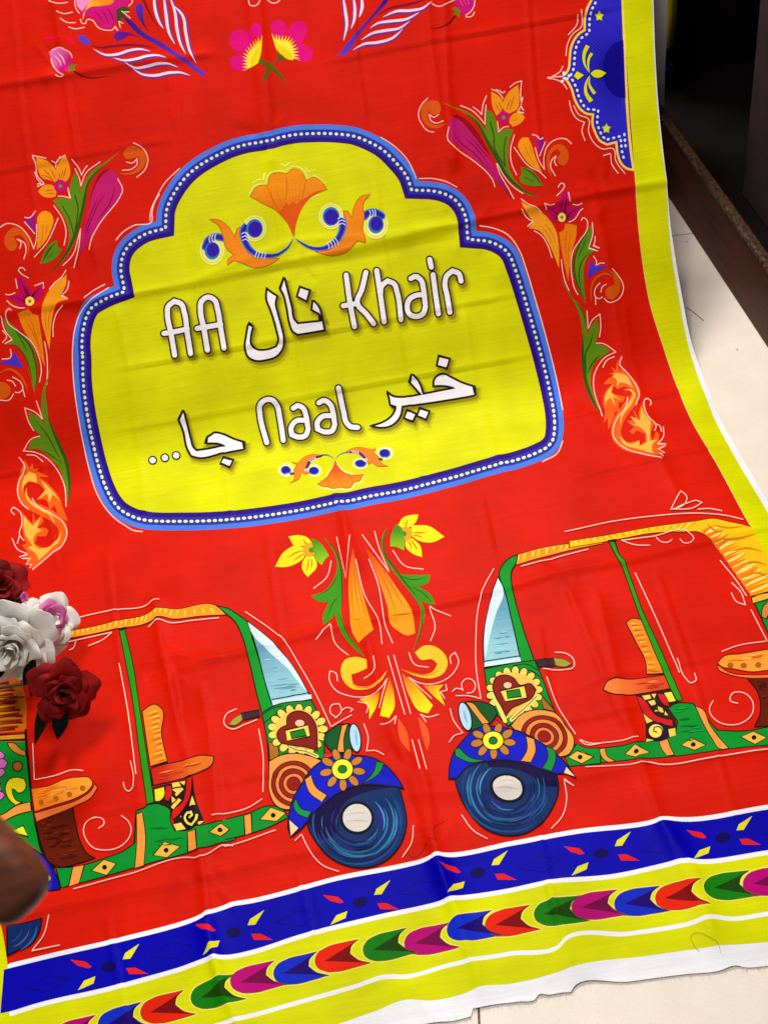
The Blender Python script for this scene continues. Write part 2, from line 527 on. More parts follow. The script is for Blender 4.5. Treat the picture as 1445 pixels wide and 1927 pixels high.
def convex_pieces(tri, skip=None):
    """cut a convex polygon (grid units) along the cells of the sheet"""
    res = []
    ys = [p[1] for p in tri]
    for j in range(max(0, int(math.floor(min(ys)))), min(NT - 1, int(math.floor(max(ys)))) + 1):
        r = clip(tri, 1, j, False)
        if len(r) < 3: continue
        r = clip(r, 1, j + 1, True)
        if len(r) < 3: continue
        xs = [p[0] for p in r]
        for i in range(max(0, int(math.floor(min(xs)))), min(NS - 1, int(math.floor(max(xs)))) + 1):
            if skip is not None and skip[i, j]: continue
            q = clip(r, 0, i, False)
            if len(q) < 3: continue
            q = clip(q, 0, i + 1, True)
            if len(q) < 3: continue
            q = [(a - i, b - j) for a, b in q]
            for low in (True, False):
                w = clip_diag(q, low)
                if len(w) >= 3:
                    ar = sum(w[k][0] * w[(k + 1) % len(w)][1] - w[(k + 1) % len(w)][0] * w[k][1] for k in range(len(w)))
                    if ar < 0: w.reverse()
                    if abs(ar) > 1e-5: res.append((w, i, j, low))
    return res

def shape_pieces(outline):
    """outline in (across, along) metres, any simple polygon"""
    P = [((s - S0) / G, (t - TT0) / G) for s, t in outline]
    Q = [P[0]]
    for p in P[1:]:
        if math.dist(p, Q[-1]) > 1e-3: Q.append(p)
    if math.dist(Q[0], Q[-1]) < 1e-3: Q.pop()
    if len(Q) < 3: return []
    res = []; skip = None
    xs = [p[0] for p in Q]; ys = [p[1] for p in Q]
    if (max(xs) - min(xs)) * (max(ys) - min(ys)) > 150:
        ins = np.zeros((NS + 1, NT + 1), dtype=bool)
        I = np.arange(NS + 1)[:, None]; J = np.arange(NT + 1)[None, :]
        edge = np.zeros((NS, NT), dtype=bool)
        for k in range(len(Q)):
            (x1, y1), (x2, y2) = Q[k], Q[(k + 1) % len(Q)]
            if y1 != y2:
                cond = ((y1 > J) != (y2 > J))
                xi = (x2 - x1) * (J - y1) / (y2 - y1) + x1
                ins ^= cond & (I < xi)
            m = int(math.dist((x1, y1), (x2, y2)) * 12) + 2
            fx = np.floor(np.linspace(x1, x2, m)).astype(int); fy = np.floor(np.linspace(y1, y2, m)).astype(int)
            ok = (fx >= 0) & (fx < NS) & (fy >= 0) & (fy < NT)
            edge[fx[ok], fy[ok]] = True
        skip = ins[:-1, :-1] & ins[1:, :-1] & ins[:-1, 1:] & ins[1:, 1:] & ~edge
        lowt = [(0, 0), (1, 0), (0, 1)]; hight = [(1, 1), (0, 1), (1, 0)]
        for i, j in zip(*np.nonzero(skip)):
            res.append((lowt, i, j, True)); res.append((hight, i, j, False))
    vs = [Vector(p) for p in Q]
    out = delaunay_2d_cdt(vs, [], [list(range(len(vs)))], 1, 1e-5)
    co, faces = out[0], out[2]
    for f in faces:
        tri = [(co[k].x, co[k].y) for k in f]
        res += convex_pieces(tri, skip)
    return res

CUR = None
def use(part):
    global CUR
    CUR = part
PARTS = []
def part(name, parent=None, label=None, start=10):
    p = Part(name, parent, label); p.lev = start; PARTS.append(p); use(p); return p

def colour_fn(c, grad=None):
    c = lin(c)
    if grad is None:
        f = lambda s, t: c
        f.flat = c
        return f
    (x0, y0), (x1, y1), c1 = grad
    a = uvp((x0, y0)); b = uvp((x1, y1)); c1 = lin(c1)
    dx, dy = b[0] - a[0], b[1] - a[1]; L2 = dx * dx + dy * dy + 1e-12
    def fn(s, t):
        k = min(1, max(0, ((s - a[0]) * dx + (t - a[1]) * dy) / L2))
        return tuple(c[i] * (1 - k) + c1[i] * k for i in range(3))
    return fn

def fill_path(path, colour, grad=None, level=None):
    CUR.lev += 1
    CUR.put(shape_pieces([uvp(p) for p in path]), CUR.lev if level is None else level, colour_fn(colour, grad))

def fill(crop, s, colour, grad=None, ol=None, olc=(20, 12, 5), smooth=True, corner=58.0):
    p = pts_of(crop, s)
    path = spline(p, True, corner) if smooth else p
    if grad is not None:
        ox, oy, k = CROP[crop]
        g = [float(x) for x in grad[0].split()]
        grad = ((ox + g[0] / k, oy + g[1] / k), (ox + g[2] / k, oy + g[3] / k), grad[1])
    fill_path(path, colour, grad)
    if ol: line_path(path, ol, olc, closed=True)
    return path

def line_path(path, width, colour, closed=False, taper=None):
    CUR.lev += 1
    fn = colour_fn(colour)
    for q in stroke_poly(path, width, closed, taper):
        g = [((s - S0) / G, (t - TT0) / G) for s, t in (uvp(p) for p in q)]
        # orient and keep convex: split the quad in two
        if len(g) == 4:
            for tri in ([g[0], g[1], g[2]], [g[0], g[2], g[3]]):
                CUR.put(convex_pieces(tri), CUR.lev, fn)
        else:
            CUR.put(convex_pieces(g), CUR.lev, fn)

def line(crop, s, width, colour, closed=False, taper=None, smooth=True, corner=58.0):
    p = pts_of(crop, s)
    line_path(spline(p, closed, corner) if smooth else p, width, colour, closed, taper)

WHITE = (250, 214, 202)
def white(crop, *ss, w=1.55):
    CUR.lev += 1; l = CUR.lev
    for s in ss:
        CUR.lev = l - 1
        line(crop, s, w, WHITE, corner=84)

def ell_path(cx, cy, rx, ry, ang=0, n=None):
    n = n or max(8, min(40, int((rx + ry) * 0.9)))
    a = math.radians(ang)
    return [(cx + rx * math.cos(t) * math.cos(a) - ry * math.sin(t) * math.sin(a), cy + rx * math.cos(t) * math.sin(a) + ry * math.sin(t) * math.cos(a)) for t in (2 * math.pi * k / n for k in range(n))]
def ell(crop, cx, cy, rx, ry, colour, ang=0, ol=None, olc=(20, 12, 5), grad=None):
    ox, oy, k = CROP[crop]
    p = ell_path(ox + cx / k, oy + cy / k, rx / k, ry / k, ang)
    fill_path(p, colour)
    if ol: line_path(p, ol, olc, closed=True)
# ------------------------------------------------------------------ the floor and what stands on it
TILE = plain_mat('cream_porcelain_tile', (0.79, 0.69, 0.59), 0.34, 0.45, 14, 0.05, 0.01)
GROUT = plain_mat('dirty_grout', (0.10, 0.075, 0.055), 0.9, 0.2, 240, 0.6)
nt = TILE.node_tree                      # fine grey specks of the tile
tcs = node(nt, 'ShaderNodeTexCoord'); vor = node(nt, 'ShaderNodeTexNoise'); vor.inputs['Scale'].default_value = 420
vor.inputs['Detail'].default_value = 3
rr = node(nt, 'ShaderNodeValToRGB'); rr.color_ramp.elements[0].position = 0.30; rr.color_ramp.elements[0].color = (0.55, 0.5, 0.45, 1)
rr.color_ramp.elements[1].position = 0.42; rr.color_ramp.elements[1].color = (1, 1, 1, 1)
mm = node(nt, 'ShaderNodeMix', data_type='RGBA', blend_type='MULTIPLY'); mm.inputs[0].default_value = 0.30
old = [l for l in nt.links if l.to_socket.name == 'Base Color'][0].from_socket
nt.links.new(tcs.outputs['Object'], vor.inputs['Vector']); nt.links.new(vor.outputs[0], rr.inputs[0])
nt.links.new(old, mm.inputs[6]); nt.links.new(rr.outputs[0], mm.inputs[7]); nt.links.new(mm.outputs[2], nt.nodes['Principled BSDF'].inputs['Base Color'])

def bevel_box(bm, lo, hi, bev=0.0):
    r = bmesh.ops.create_cube(bm, size=1.0)
    vs = r['verts']
    for v in vs:
        v.co = Vector((lo[k] + (hi[k] - lo[k]) * (v.co[k] + 0.5) for k in range(3)))
    if bev:
        es = list({e for v in vs for e in v.link_edges})
        bmesh.ops.bevel(bm, geom=es, offset=bev, segments=2, affect='EDGES', profile=0.6)

g1a, g1b = on_floor(1266, 442), on_floor(1306, 438)       # a joint seen beyond the cloth
g2a, g2b = on_floor(900, 1888), on_floor(914, 1927)       # a joint seen at the lower hem
floor_ang = math.atan2(g1b.y - g1a.y, g1b.x - g1a.x)
floor = bpy.data.objects.new('floor', None); col.objects.link(floor); tag(floor, kind='structure')
ux = Vector((math.cos(floor_ang), math.sin(floor_ang), 0)); uy = Vector((-ux.y, ux.x, 0))
TS = 1.20
fo = g1a.copy()
offx = (g2a - fo).dot(ux)
bed = bmesh.new(); bevel_box(bed, (-3.2, -1.6, -0.05), (3.4, 5.2, -0.0015))
b_ = bm_obj('grout_bed', bed, GROUT, floor)
tile_me = None
for i in range(-3, 4):
    for j in range(-3, 4):
        c = fo + ux * (offx % TS + (i + 0.5) * TS) + uy * ((j + 0.5) * TS)
        if not (-2.4 < c.x < 2.6 and -0.8 < c.y < 4.4): continue
        if tile_me is None:
            bm = bmesh.new(); bevel_box(bm, (-TS / 2 + 0.0012, -TS / 2 + 0.0012, -0.010), (TS / 2 - 0.0012, TS / 2 - 0.0012, 0.0), 0.0008)
            o = bm_obj('tile', bm, TILE, floor); tile_me = o.data
        else:
            o = bpy.data.objects.new('tile', tile_me); col.objects.link(o); o.parent = floor
        o.location = (c.x, c.y, random.uniform(-0.0003, 0.0))
        o.rotation_euler = (0, 0, floor_ang)

# white board the cloth hangs over
BOARD_Y = 2.28
BOARD = plain_mat('white_laminate', (0.62, 0.57, 0.60), 0.45, 0.4, 60, 0.04)
bx = (on_plane_y(1257, 0, BOARD_Y).x + on_plane_y(1247, 270, BOARD_Y).x) / 2
bm = bmesh.new(); bevel_box(bm, (-0.62, BOARD_Y, 0.0), (bx, BOARD_Y + 0.03, 0.60), 0.002)
board = bm_obj('display_board', bm, BOARD)
tag(board, 'upright white board behind the cloth, its edge showing beside the yellow border', 'board')

# dark wooden cabinet with a raised plinth
WOOD = plain_mat('dark_brown_wood', (0.058, 0.014, 0.004), 0.5, 0.10, 7, 0.5, 0.05, (1, 14, 14))
DARK = plain_mat('shade_black_wood', (0.0035, 0.002, 0.002), 0.8, 0.08, 12, 0.4)  # near-black colour puts the shade of the cabinet's cavity into the wood
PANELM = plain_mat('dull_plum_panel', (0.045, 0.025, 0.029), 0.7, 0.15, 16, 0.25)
LIP = plain_mat('chipped_brown_edging', (0.040, 0.016, 0.006), 0.30, 0.5, 120, 0.9, 0.5)
p0, p1 = on_floor(1252, 362), on_floor(1445, 655)
dr = (p1 - p0).normalized(); nr = Vector((dr.y, -dr.x, 0))      # nr points into the cabinet
if nr.x < 0: nr = -nr
ang = math.atan2(dr.y, dr.x)
def plinth_h(px, py):          # height at which a sight line crosses the plinth's front
    d = ray(px, py); a = (p0 - CAM).dot(nr) / d.dot(nr); return (CAM + d * a).z, ((CAM + d * a) - p0).dot(dr)
HP = (plinth_h(1290, 280)[0] + plinth_h(1445, 517)[0] + plinth_h(1400, 448)[0]) / 3
cab = empty('cabinet', p0); cab.rotation_euler = (0, 0, ang)
tag(cab, 'dark brown wooden cabinet with a low plinth and open inside coloured black for shade', 'cabinet')
sgn = 1 if Vector((-dr.y, dr.x, 0)).dot(nr) > 0 else -1          # local +y or -y is inside
def cbox(name, mat, lo, hi, bev=0.002):
    bm = bmesh.new()
    l2 = (lo[0], min(lo[1] * sgn, hi[1] * sgn), lo[2]); h2 = (hi[0], max(lo[1] * sgn, hi[1] * sgn), hi[2])
    bevel_box(bm, l2, h2, bev)
    return bm_obj(name, bm, mat, cab)
LX0, LX1 = -0.40, 1.0
cbox('plinth_board', WOOD, (LX0, 0.0, 0.0), (LX1, 0.018, HP))
# lip with a rough, chipped edge
bm = bmesh.new()
n = 260
rows = []
for k in range(n + 1):
    x = LX0 + (LX1 - LX0) * k / n
    w0 = -0.004 + 0.0022 * noise.noise(Vector((x * 60, 1, 0))) + 0.002 * noise.noise(Vector((x * 190, 7, 0)))
    w1 = 0.013 + 0.002 * noise.noise(Vector((x * 70, 4, 0)))
    t = HP + 0.012 + 0.0012 * noise.noise(Vector((x * 120, 9, 0)))
    rows.append([bm.verts.new((x, y * sgn, z)) for y, z in ((w0, HP + 0.0015), (w0, t - 0.003), (w0 + 0.004, t), (w1 - .003, t), (w1, t - 0.003), (w1, HP + 0.0015))])
for a, b in zip(rows[:-1], rows[1:]):
    for q in range(6): bm.faces.new((a[q], a[(q + 1) % 6], b[(q + 1) % 6], b[q]))
bm.faces.new(rows[0]); bm.faces.new(rows[-1])
bm_obj('plinth_edging', bm, LIP, cab)
CD, CH = 0.9, 0.95  # back, unseen top and sides added to close off light and keep the inside dark
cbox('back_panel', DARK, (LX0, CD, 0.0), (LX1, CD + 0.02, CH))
cbox('added_top_panel', DARK, (LX0, 0.05, CH), (LX1, CD + 0.02, CH + 0.02))
cbox('added_side_panel', DARK, (LX1, 0.05, 0.0), (LX1 + 0.02, CD, CH))
cbox('added_side_panel', DARK, (LX0 - 0.02, 0.05, 0.0), (LX0, CD, CH))
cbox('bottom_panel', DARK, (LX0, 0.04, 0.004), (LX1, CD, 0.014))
# inner upright panel: its near edge stands where the sight lines through its foot meet the bottom panel
q = on_floor(1397, 366, 0.016); lq = q - p0
lx, ly = lq.dot(dr), lq.dot(nr)
PANEL_X, PANEL_Y = lx, ly
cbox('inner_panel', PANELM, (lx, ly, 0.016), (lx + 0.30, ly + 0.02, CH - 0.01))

# yellow cloth hanging behind the board
YC = plain_mat('mustard_cotton', (0.50, 0.40, 0.004), 0.7, 0.2, 90, 0.12)
yq = 2.46
a0, a1, a2, a3 = on_plane_y(1256, -200, yq), on_plane_y(1297, -200, yq), on_plane_y(1270, 84, yq), on_plane_y(1248, 91, yq)
a0 = a3 + (a0 - a3) * ((CH - 0.002 - a3.z) / (a0.z - a3.z)); a1 = a2 + (a1 - a2) * ((CH - 0.002 - a2.z) / (a1.z - a2.z))   # hangs from the cabinet's top
vs, fs = [], []
for i in range(7):
    for j in range(13):
        u, v = i / 6, j / 12
        top = a0.lerp(a1, u); botp = a3.lerp(a2, u)
        topz = top
        p = topz.lerp(botp, v); p.y += 0.006 * math.sin(u * 5 + v * 3)
        vs.append(p)
for i in range(6):
    for j in range(12): fs.append((i * 13 + j, i * 13 + j + 1, (i + 1) * 13 + j + 1, (i + 1) * 13 + j))
yo = mesh_obj('yellow_cloth', vs, fs, YC, None, True)
md = yo.modifiers.new('thickness', 'SOLIDIFY'); md.thickness = 0.0012
tag(yo, 'narrow strip of mustard yellow cloth hanging in the dark behind the white board', 'cloth')
# ------------------------------------------------------------------ the printed cloth
cloth = empty('printed_cloth', (0, KINK_Y, 0))
tag(cloth, 'red and yellow printed cotton cloth with painted auto rickshaws, spread over the floor', 'cloth')

RED, YEL, BLUE = (209, 22, 0), (212, 214, 0), (4, 0, 166)
PAPER = (246, 240, 246)
GREEN, DGREEN = (92, 134, 14), (52, 80, 6)
ORG, DORG = (240, 146, 18), (212, 84, 4)
MAG, DMAG = (198, 14, 112), (112, 0, 22)
VIO, IND = (92, 62, 190), (52, 6, 122)

# outlines of the sheet, its borders and its bands
R_IN = '1169 -60 1172 0 1181 150 1193 320 1203 450 1225 580 1247 650 1268 713 1300 790 1345 868 1398 965 1445 1050 1625 1350 1712 1500 1900 1830'
R_YEL = '1222 -60 1226 0 1229 90 1235 190 1243 270 1252 340 1257 420 1263 480 1277 560 1292 640 1314 712 1345 785 1385 860 1430 935 1500 1055 1690 1350 1790 1520 1975 1830'
R_OUT = '1226 -60 1229 0 1232 90 1238 190 1246 270 1254 340 1261 420 1270 480 1284 560 1300 640 1322 706 1354 780 1398 858 1445 938 1514 1055 1704 1350 1804 1520 1990 1830'
L_IN = '-110 -60 -110 900 -96 1450 -30 1640 3 1750 13 1812 17 1905 24 1960 40 2100'
BOT = '-10 2096 180 2058 400 2010 560 1975 700 1945 780 1928 820 1921 852 1918 885 1910 889 1895 940 1886 975 1882 1008 1876 1012 1870 1034 1869 1057 1865 1074 1864 1076 1860 1185 1844 1290 1830 1356 1823 1384 1814 1405 1817 1445 1814 1560 1800 1800 1770'
def SP(s): return spline(pts_of('X', s))
def uvs(path): return [uvp(p) for p in path]
def clampx(pts, hi=0.648): return [(min(max(s, -0.655), hi), max(0.45, min(2.555, t))) for s, t in pts]

def fill_uv(pts, colour, level):
    CUR.put(shape_pieces(pts), level, colour_fn(colour))
TOPT = 2.50
r_in, r_yel, r_out = uvs(SP(R_IN)), uvs(SP(R_YEL)), uvs(SP(R_OUT))
bot = uvs(SP(BOT))
def cut_right(edge, tmin):
    e = [p for p in edge if p[1] < TOPT]
    e = [(edge[0][0], TOPT)] + e
    return [p for p in e if p[1] > tmin]
L_OUT = '-190 -60 -190 900 -176 1450 -116 1640 -86 1750 -70 1812 -62 1905 -54 1980 -40 2092'
LEFT = -0.70
# the sheet itself
part('cotton_sheet', cloth)
l_out = uvs(SP(L_OUT))
b_in = [p for p in bot if p[0] < 0.62]
right_edge = cut_right(r_out, b_in[-1][1] + 0.01)
right_edge = [(min(s, 0.635), t) for s, t in right_edge]
l_side = [(l_out[0][0], TOPT)] + [p for p in l_out if b_in[0][1] + 0.004 < p[1] < TOPT]
sheet_outline = right_edge + list(reversed(b_in)) + list(reversed(l_side))
SHEET = CUR
CUR.put(shape_pieces(sheet_outline), 0, colour_fn((240, 238, 246)))

# long lines of the lower bands (each from the left border to the right edge)
def to_right(s, dy=0.0):
    p = spline(pts_of('X', s)); p = [(x, y + dy) for x, y in p]
    return [q for q in uvs(p) if q[0] < 0.60]
LN1 = '-10 1820 13 1814 86 1796 232 1763 367 1727 400 1714 435 1700 480 1691 633 1650 789 1618 823 1608 844 1607 960 1585 1080 1563 1227 1545 1254 1539 1272 1540 1445 1516 1600 1495 1800 1468'
LN2 = '-10 1910 17 1904 66 1889 200 1858 332 1823 395 1804 418 1802 480 1788 564 1760 702 1725 820 1699 861 1690 960 1673 1024 1659 1150 1647 1290 1621 1317 1620 1445 1601 1600 1582 1800 1556'
LN3 = '-10 2028 20 2022 300 1957 440 1922 564 1887 668 1857 723 1839 771 1837 841 1818 960 1796 1055 1779 1062 1772 1185 1758 1290 1741 1342 1729 1377 1730 1445 1720 1600 1702 1800 1678'
LN4 = '-10 2080 20 2074 300 2008 500 1962 633 1926 702 1902 761 1881 806 1882 875 1867 897 1858 960 1850 1048 1829 1073 1820 1220 1797 1359 1779 1445 1771 1600 1756 1800 1732'
def band(s1, d1, s2, d2, colour, level, xl=None):
    a, b = to_right(s1, d1), to_right(s2, d2)
    if xl is not None:
        a = [q for q in a if q[0] > xl]; b = [q for q in b if q[0] > xl]
    fill_uv(a + list(reversed(b)), colour, level)

part('red_field', cloth, 'plain red ground of the printed cloth')
l_in = [p for p in uvs(SP(L_IN)) if p[1] > 0.46]
lx_at = lambda t: float(np.interp(t, [p[1] for p in reversed(l_in)], [p[0] for p in reversed(l_in)]))
ln1 = to_right(LN1)
xl = lx_at(ln1[0][1])
ln1 = [(xl, ln1[0][1])] + [p for p in ln1 if p[0] > xl]
red_left = [(l_in[0][0], TOPT)] + [p for p in l_in if ln1[0][1] + 0.003 < p[1] < TOPT]
fill_uv([(r_in[0][0], TOPT)] + cut_right(r_in, ln1[-1][1] + 0.01)[1:] + list(reversed(ln1)) + list(reversed(red_left)), RED, 5)

part('yellow_border', cloth, 'yellow border along the long edge beside the white hem')
re_ = cut_right(r_yel, b_in[-1][1] + 0.02); ri_ = cut_right(r_in, b_in[-1][1] + 0.02)
re_ = [(min(s, 0.628), t) for s, t in re_]; ri_ = [(min(s, 0.60), t) for s, t in ri_]
YB_OUT = re_ + list(reversed(ri_))
fill_uv(YB_OUT, YEL, 150)
part('yellow_border', cloth, 'yellow border along the long edge beside the roses')
lt = b_in[0][1] + 0.012
lo_ = [(p[0] + 0.008, p[1]) for p in l_side if p[1] > lt]
fill_uv(red_left + [(xl, ln1[0][1])] + [p for p in l_in if lt < p[1] < ln1[0][1]] + list(reversed(lo_)), YEL, 7)

xb = lx_at(0.78) + 0.001
part('blue_band', cloth, 'blue band with scattered yellow and red shards')
BLUEBAND = CUR
band(LN1, 9, LN2, 0, BLUE, 8, xb)
part('yellow_band', cloth, 'yellow band with a row of coloured arrows')
YBAND = CUR
band(LN2, 9, LN3, -4.2, YEL, 8, xb + 0.006)
part('yellow_band', cloth, 'plain yellow band between two white lines')
band(LN3, 4.2, LN4, 0, YEL, 8, xb + 0.006)

CIRC = [(-32, 1880, 1.03), (204, 1820, 1.03), (440, 1757, 1.02), (678, 1699, 1.0), (899, 1644, 1.0), (1131, 1608, 0.99), (1360, 1578, 0.98), (1590, 1546, .98)]
SH = {'r1': '-205 -40 -120 -28 -90 -1 -110 7 -165 -8', 'y1': '-162 123 -130 72 -70 49 -80 87', 'y2': '75 -40 88 -73 163 -121 115 -43', 'r2': '92 7 140 5 212 39 110 39'}
for k, (cx, cy, sc) in enumerate(CIRC):
    part('shard_motif', BLUEBAND, start=12)
    CROP['tmp'] = (cx, cy, 2.89 / sc)
    if cx > 0: fill_path(ell_path(cx, cy, 14.5, 10.0, -12), (10, 0, 84))
    for key, c in (('r1', (222, 30, 24)), ('y1', (226, 218, 30)), ('y2', (226, 218, 30)), ('r2', (222, 30, 24))):
        v = [float(x) for x in SH[key].split()]
        if cx + min(v[::2]) / 2.89 < 16: continue
        if cx + max(v[::2]) / 2.89 > 1640: continue
        fill('tmp', SH[key], c, smooth=False)
    if k + 1 < len(CIRC):
        nx, ny = (cx + CIRC[k + 1][0]) / 2 , (cy + CIRC[k + 1][1]) / 2
        if nx > 60:
            CROP['tmp'] = (nx, ny, 2.89 / sc)
            line('tmp', '-110 32 0 -36 110 -20 30 47', 1.5, (6, 0, 104), closed=True, smooth=False)

ARROWS = [(-68, 1992, 'b'), (14, 1975, 'r'), (98, 1952, 'm'), (184, 1928, 'b'), (264, 1906, 'r'), (359, 1879, 'g'), (435, 1851, 'm'), (515, 1834, 'b'), (593, 1810, 'r'), (683, 1789, 'g'), (761, 1775, 'm'), (841, 1751, 'b'), (913, 1741, 'r'), (1005, 1720, 'g'), (1076, 1708, 'm'), (1156, 1701, 'b'), (1233, 1690, 'r'), (1324, 1671, 'g'), (1398, 1662, 'm'), (1478, 1652, 'b'), (1556, 1643, 'r')]
ACOL = {'m': ((178, 0, 112), (112, 0, 66)), 'b': ((14, 42, 190), (28, 0, 104)), 'r': ((222, 34, 4), (120, 6, 10)), 'g': ((20, 118, 14), (26, 62, 4))}
for cx, cy, key in ARROWS[1:]:
    part('arrow_motif', YBAND, start=12)
    r = math.radians(-7.5 if cx < 700 else (-4.0 if cx < 1000 else -1.0))
    def loc(s, sc=1.0):
        v = [float(x) for x in s.split()]
        out = []
        for i in range(0, len(v), 2):
            x, y = (v[i] - 388) / 2.8614 * sc, (v[i + 1] - 595) / 2.8614 * sc
            out.append((cx + x * math.cos(r) - y * math.sin(r), cy + x * math.sin(r) + y * math.cos(r)))
        return out
    body = spline(loc('635 508 560 515 470 527 410 555 388 595 395 630 430 656 500 667 600 656 685 643 620 618 580 580 590 545'), True)
    dark = spline(loc('440 602 535 558 635 508 590 545 580 580 615 618 685 643 560 622'), True)
    line_path(body, 4.4, (240, 230, 110), closed=True)
    fill_path(body, ACOL[key][0])
    line_path(body, 1.0, (120, 70, 20), closed=True)
    fill_path(dark, ACOL[key][1])

# ------------------------------------------------------------------ the yellow name panel
MED = ('139 670 138 658 141 614 149 586 161 567 182 553 203 543 216 538 211 511 212 490 218 469 229 452 247 436 268 424 286 418 295 416 '
       '296 396 303 373 316 349 340 318 367 296 398 278 428 264 462 254 489 250 503 248 523 242 554 236 588 234 620 234 635 235 671 240 702 252 731 269 755 292 773 313 784 332 787 341 '
       '812 342 840 348 865 361 882 380 893 407 896 434 918 436 942 444 963 458 974 472 985 499 999 541 1013 587 1027 636 1041 689 1053 742 1059 777 1060 813 1055 837 1041 855 1020 867 988 879 968 885 940 891 850 916 761 938 690 952 660 959 628 964 570 976 497 987 423 995 350 998 295 998 269 996 240 987 214 971 198 952 185 927 170 883 157 828 146 769 140 714')
med = spline(pts_of('X', MED), True, corner=40)
part('name_panel', cloth, 'scalloped yellow name panel with a blue beaded frame', start=20)
PANEL = CUR
fill_path(med, (74, 122, 222))
white('X', '206 541 190 551 170 566 152 587 141 620 137 660 139 715 146 772 156 828 168 882 184 932 198 956 216 976 236 990 252 999 269 1001', w=1.9)
white('E', '850 1220 760 1270 680 1330', '935 865 990 800 1080 745 1225 708 1225 640 1245 560 1285 490', w=1.9)
white('X', '282 415 284 395 294 372 309 345 338 316', '716 258 742 275 768 303 783 336', '788 336 815 336 840 342 860 352')
white('X', '902 424 926 428 954 440 978 472 990 505 1006 558 1030 643 1049 722 1059 772', '1059 830 1050 852 1020 870', w=1.9)
fill_path(offset(med, 9.5), (38, 48, 172))
fill_path(offset(med, 24.5), (46, 8, 128))
inner = offset(med, 33.5)
fill_path(offset(med, 32.8), (40, 34, 10))
fill_path(inner, (216, 216, 0))
part('bead_row', PANEL, 'row of cream beads along the blue frame', start=CUR.lev + 1)
track = offset(med, 17.0); track.append(track[0])
acc = 0.0; nxt = 5.0; lv = CUR.lev + 1
for a, b in zip(track[:-1], track[1:]):
    L = math.dist(a, b)
    while acc + L >= nxt and L > 1e-6:
        k = (nxt - acc) / L
        x, y = a[0] + (b[0] - a[0]) * k, a[1] + (b[1] - a[1]) * k
        th = math.degrees(math.atan2(b[1] - a[1], b[0] - a[0]))
        CUR.lev = lv
        wide = 4.2 if y > 760 else 3.5
        fill_path(ell_path(x, y, wide + 0.7, 3.5, th, 9), (30, 40, 90)); fill_path(ell_path(x, y, wide, 2.9, th, 9), (240, 236, 176))
        nxt += 11.0
    acc += L

# ornaments on the panel
CRM = (240, 238, 120)
def bands_across(crop, pts, dx, dy, n, step):
    v = [float(x) for x in pts.split()]
    for k in range(n):
        x, y = v[0] + step[0] * k, v[1] + step[1] * k
        line(crop, '%f %f %f %f %f %f' % (x, y, x + dx * .6 + dy * .12, y + dy * .5, x + dx, y + dy), 1.3, (244, 240, 250))
part('fan_flower_print', PANEL, 'orange fan flower with blue scrolls printed above the lettering', start=60)
for s in ('390 275 440 208 505 200 530 135 600 112 640 118', '645 110 690 82 760 105 795 165 840 145 910 200', '720 430 760 345 830 290 870 275', '415 195 460 170 490 172 500 120', '610 65 640 80 672 55', '775 90 800 120 832 108'):
    line('J', s, 2.2, CRM)
fan = fill('J', '400 285 440 225 500 208 515 214 545 140 600 125 645 131 690 98 745 115 780 178 830 155 885 185 922 240 820 270 760 340 720 430 697 560 660 480 600 400 480 330', (238, 142, 12), grad=('640 240 670 470', (220, 72, 8)), ol=1.0, olc=(160, 66, 0))
fill('J', '560 370 600 395 628 355 645 325 662 350 690 318 715 340 745 310 770 300 820 268 912 242 820 290 770 340 725 430 697 555 660 480', (222, 84, 6))
for s in ('515 214 560 320 605 395', '645 131 650 230 640 320', '780 178 765 250 750 305', '575 250 620 350', '608 228 632 340', '660 190 668 320', '690 175 692 320', '712 180 708 320', '740 190 725 320'):
    line('J', s, 1.1, (170, 62, 0), taper='both')
def scroll(crop, path, w, ball, leaf, path2, ball2, stripes, k=1.0):
    bx, by, br, bq = ball; cx, cy, cr, cq = ball2
    ell(crop, bx, by, br * 1.45, bq * 1.40, CRM); ell(crop, bx, by, br * 1.28, bq * 1.24, (214, 206, 20)); ell(crop, bx, by, br * 1.20, bq * 1.15, CRM)
    ell(crop, cx, cy, cr * 1.62, cq * 1.62, CRM); ell(crop, cx, cy, cr * 1.40, cq * 1.40, (214, 206, 20)); ell(crop, cx, cy, cr * 1.3, cq * 1.3, CRM)
    line(crop, path2, w * 1.35, (46, 112, 200)); line(crop, path2, w * 0.8, (48, 24, 160))
    ell(crop, cx, cy, cr, cq, (46, 112, 200)); ell(crop, cx + 4 * k, cy - 6 * k, cr * .8, cq * .8, (48, 24, 168))
    fill(crop, leaf, (238, 134, 20), grad=None, ol=1.2, olc=(186, 70, 6), corner=50)
    line(crop, path, w * 1.5, (46, 120, 205), taper='start'); line(crop, path, w * .85, (48, 24, 160), taper='start')
    ell(crop, bx, by, br, bq, (46, 120, 205)); ell(crop, bx + 3 * k, by + 5 * k, br * .84, bq * .84, (50, 22, 170))
    for s in stripes: line(crop, s, 1.4, (244, 240, 250))
scroll('J', '695 570 650 640 590 680 520 690 440 676 385 630 358 570 352 520 380 480', 10.5, (430, 502, 56, 64), '125 440 190 446 250 490 295 560 312 500 345 488 345 590 380 660 430 700 520 705 600 706 520 755 430 772 350 740 290 722 245 755 248 720 290 682 240 640 215 560 190 490',
       '212 566 160 560 115 585 95 630', (142, 655, 52, 60), ['340 540 362 528 388 545', '342 562 366 552 390 570', '346 584 370 574 394 592', '432 700 442 675 448 655', '452 705 460 680 466 660', '474 708 482 684 486 664', '494 710 502 688 504 668', '125 598 122 570 132 545', '145 592 140 566 150 542', '163 588 160 562 168 540'])
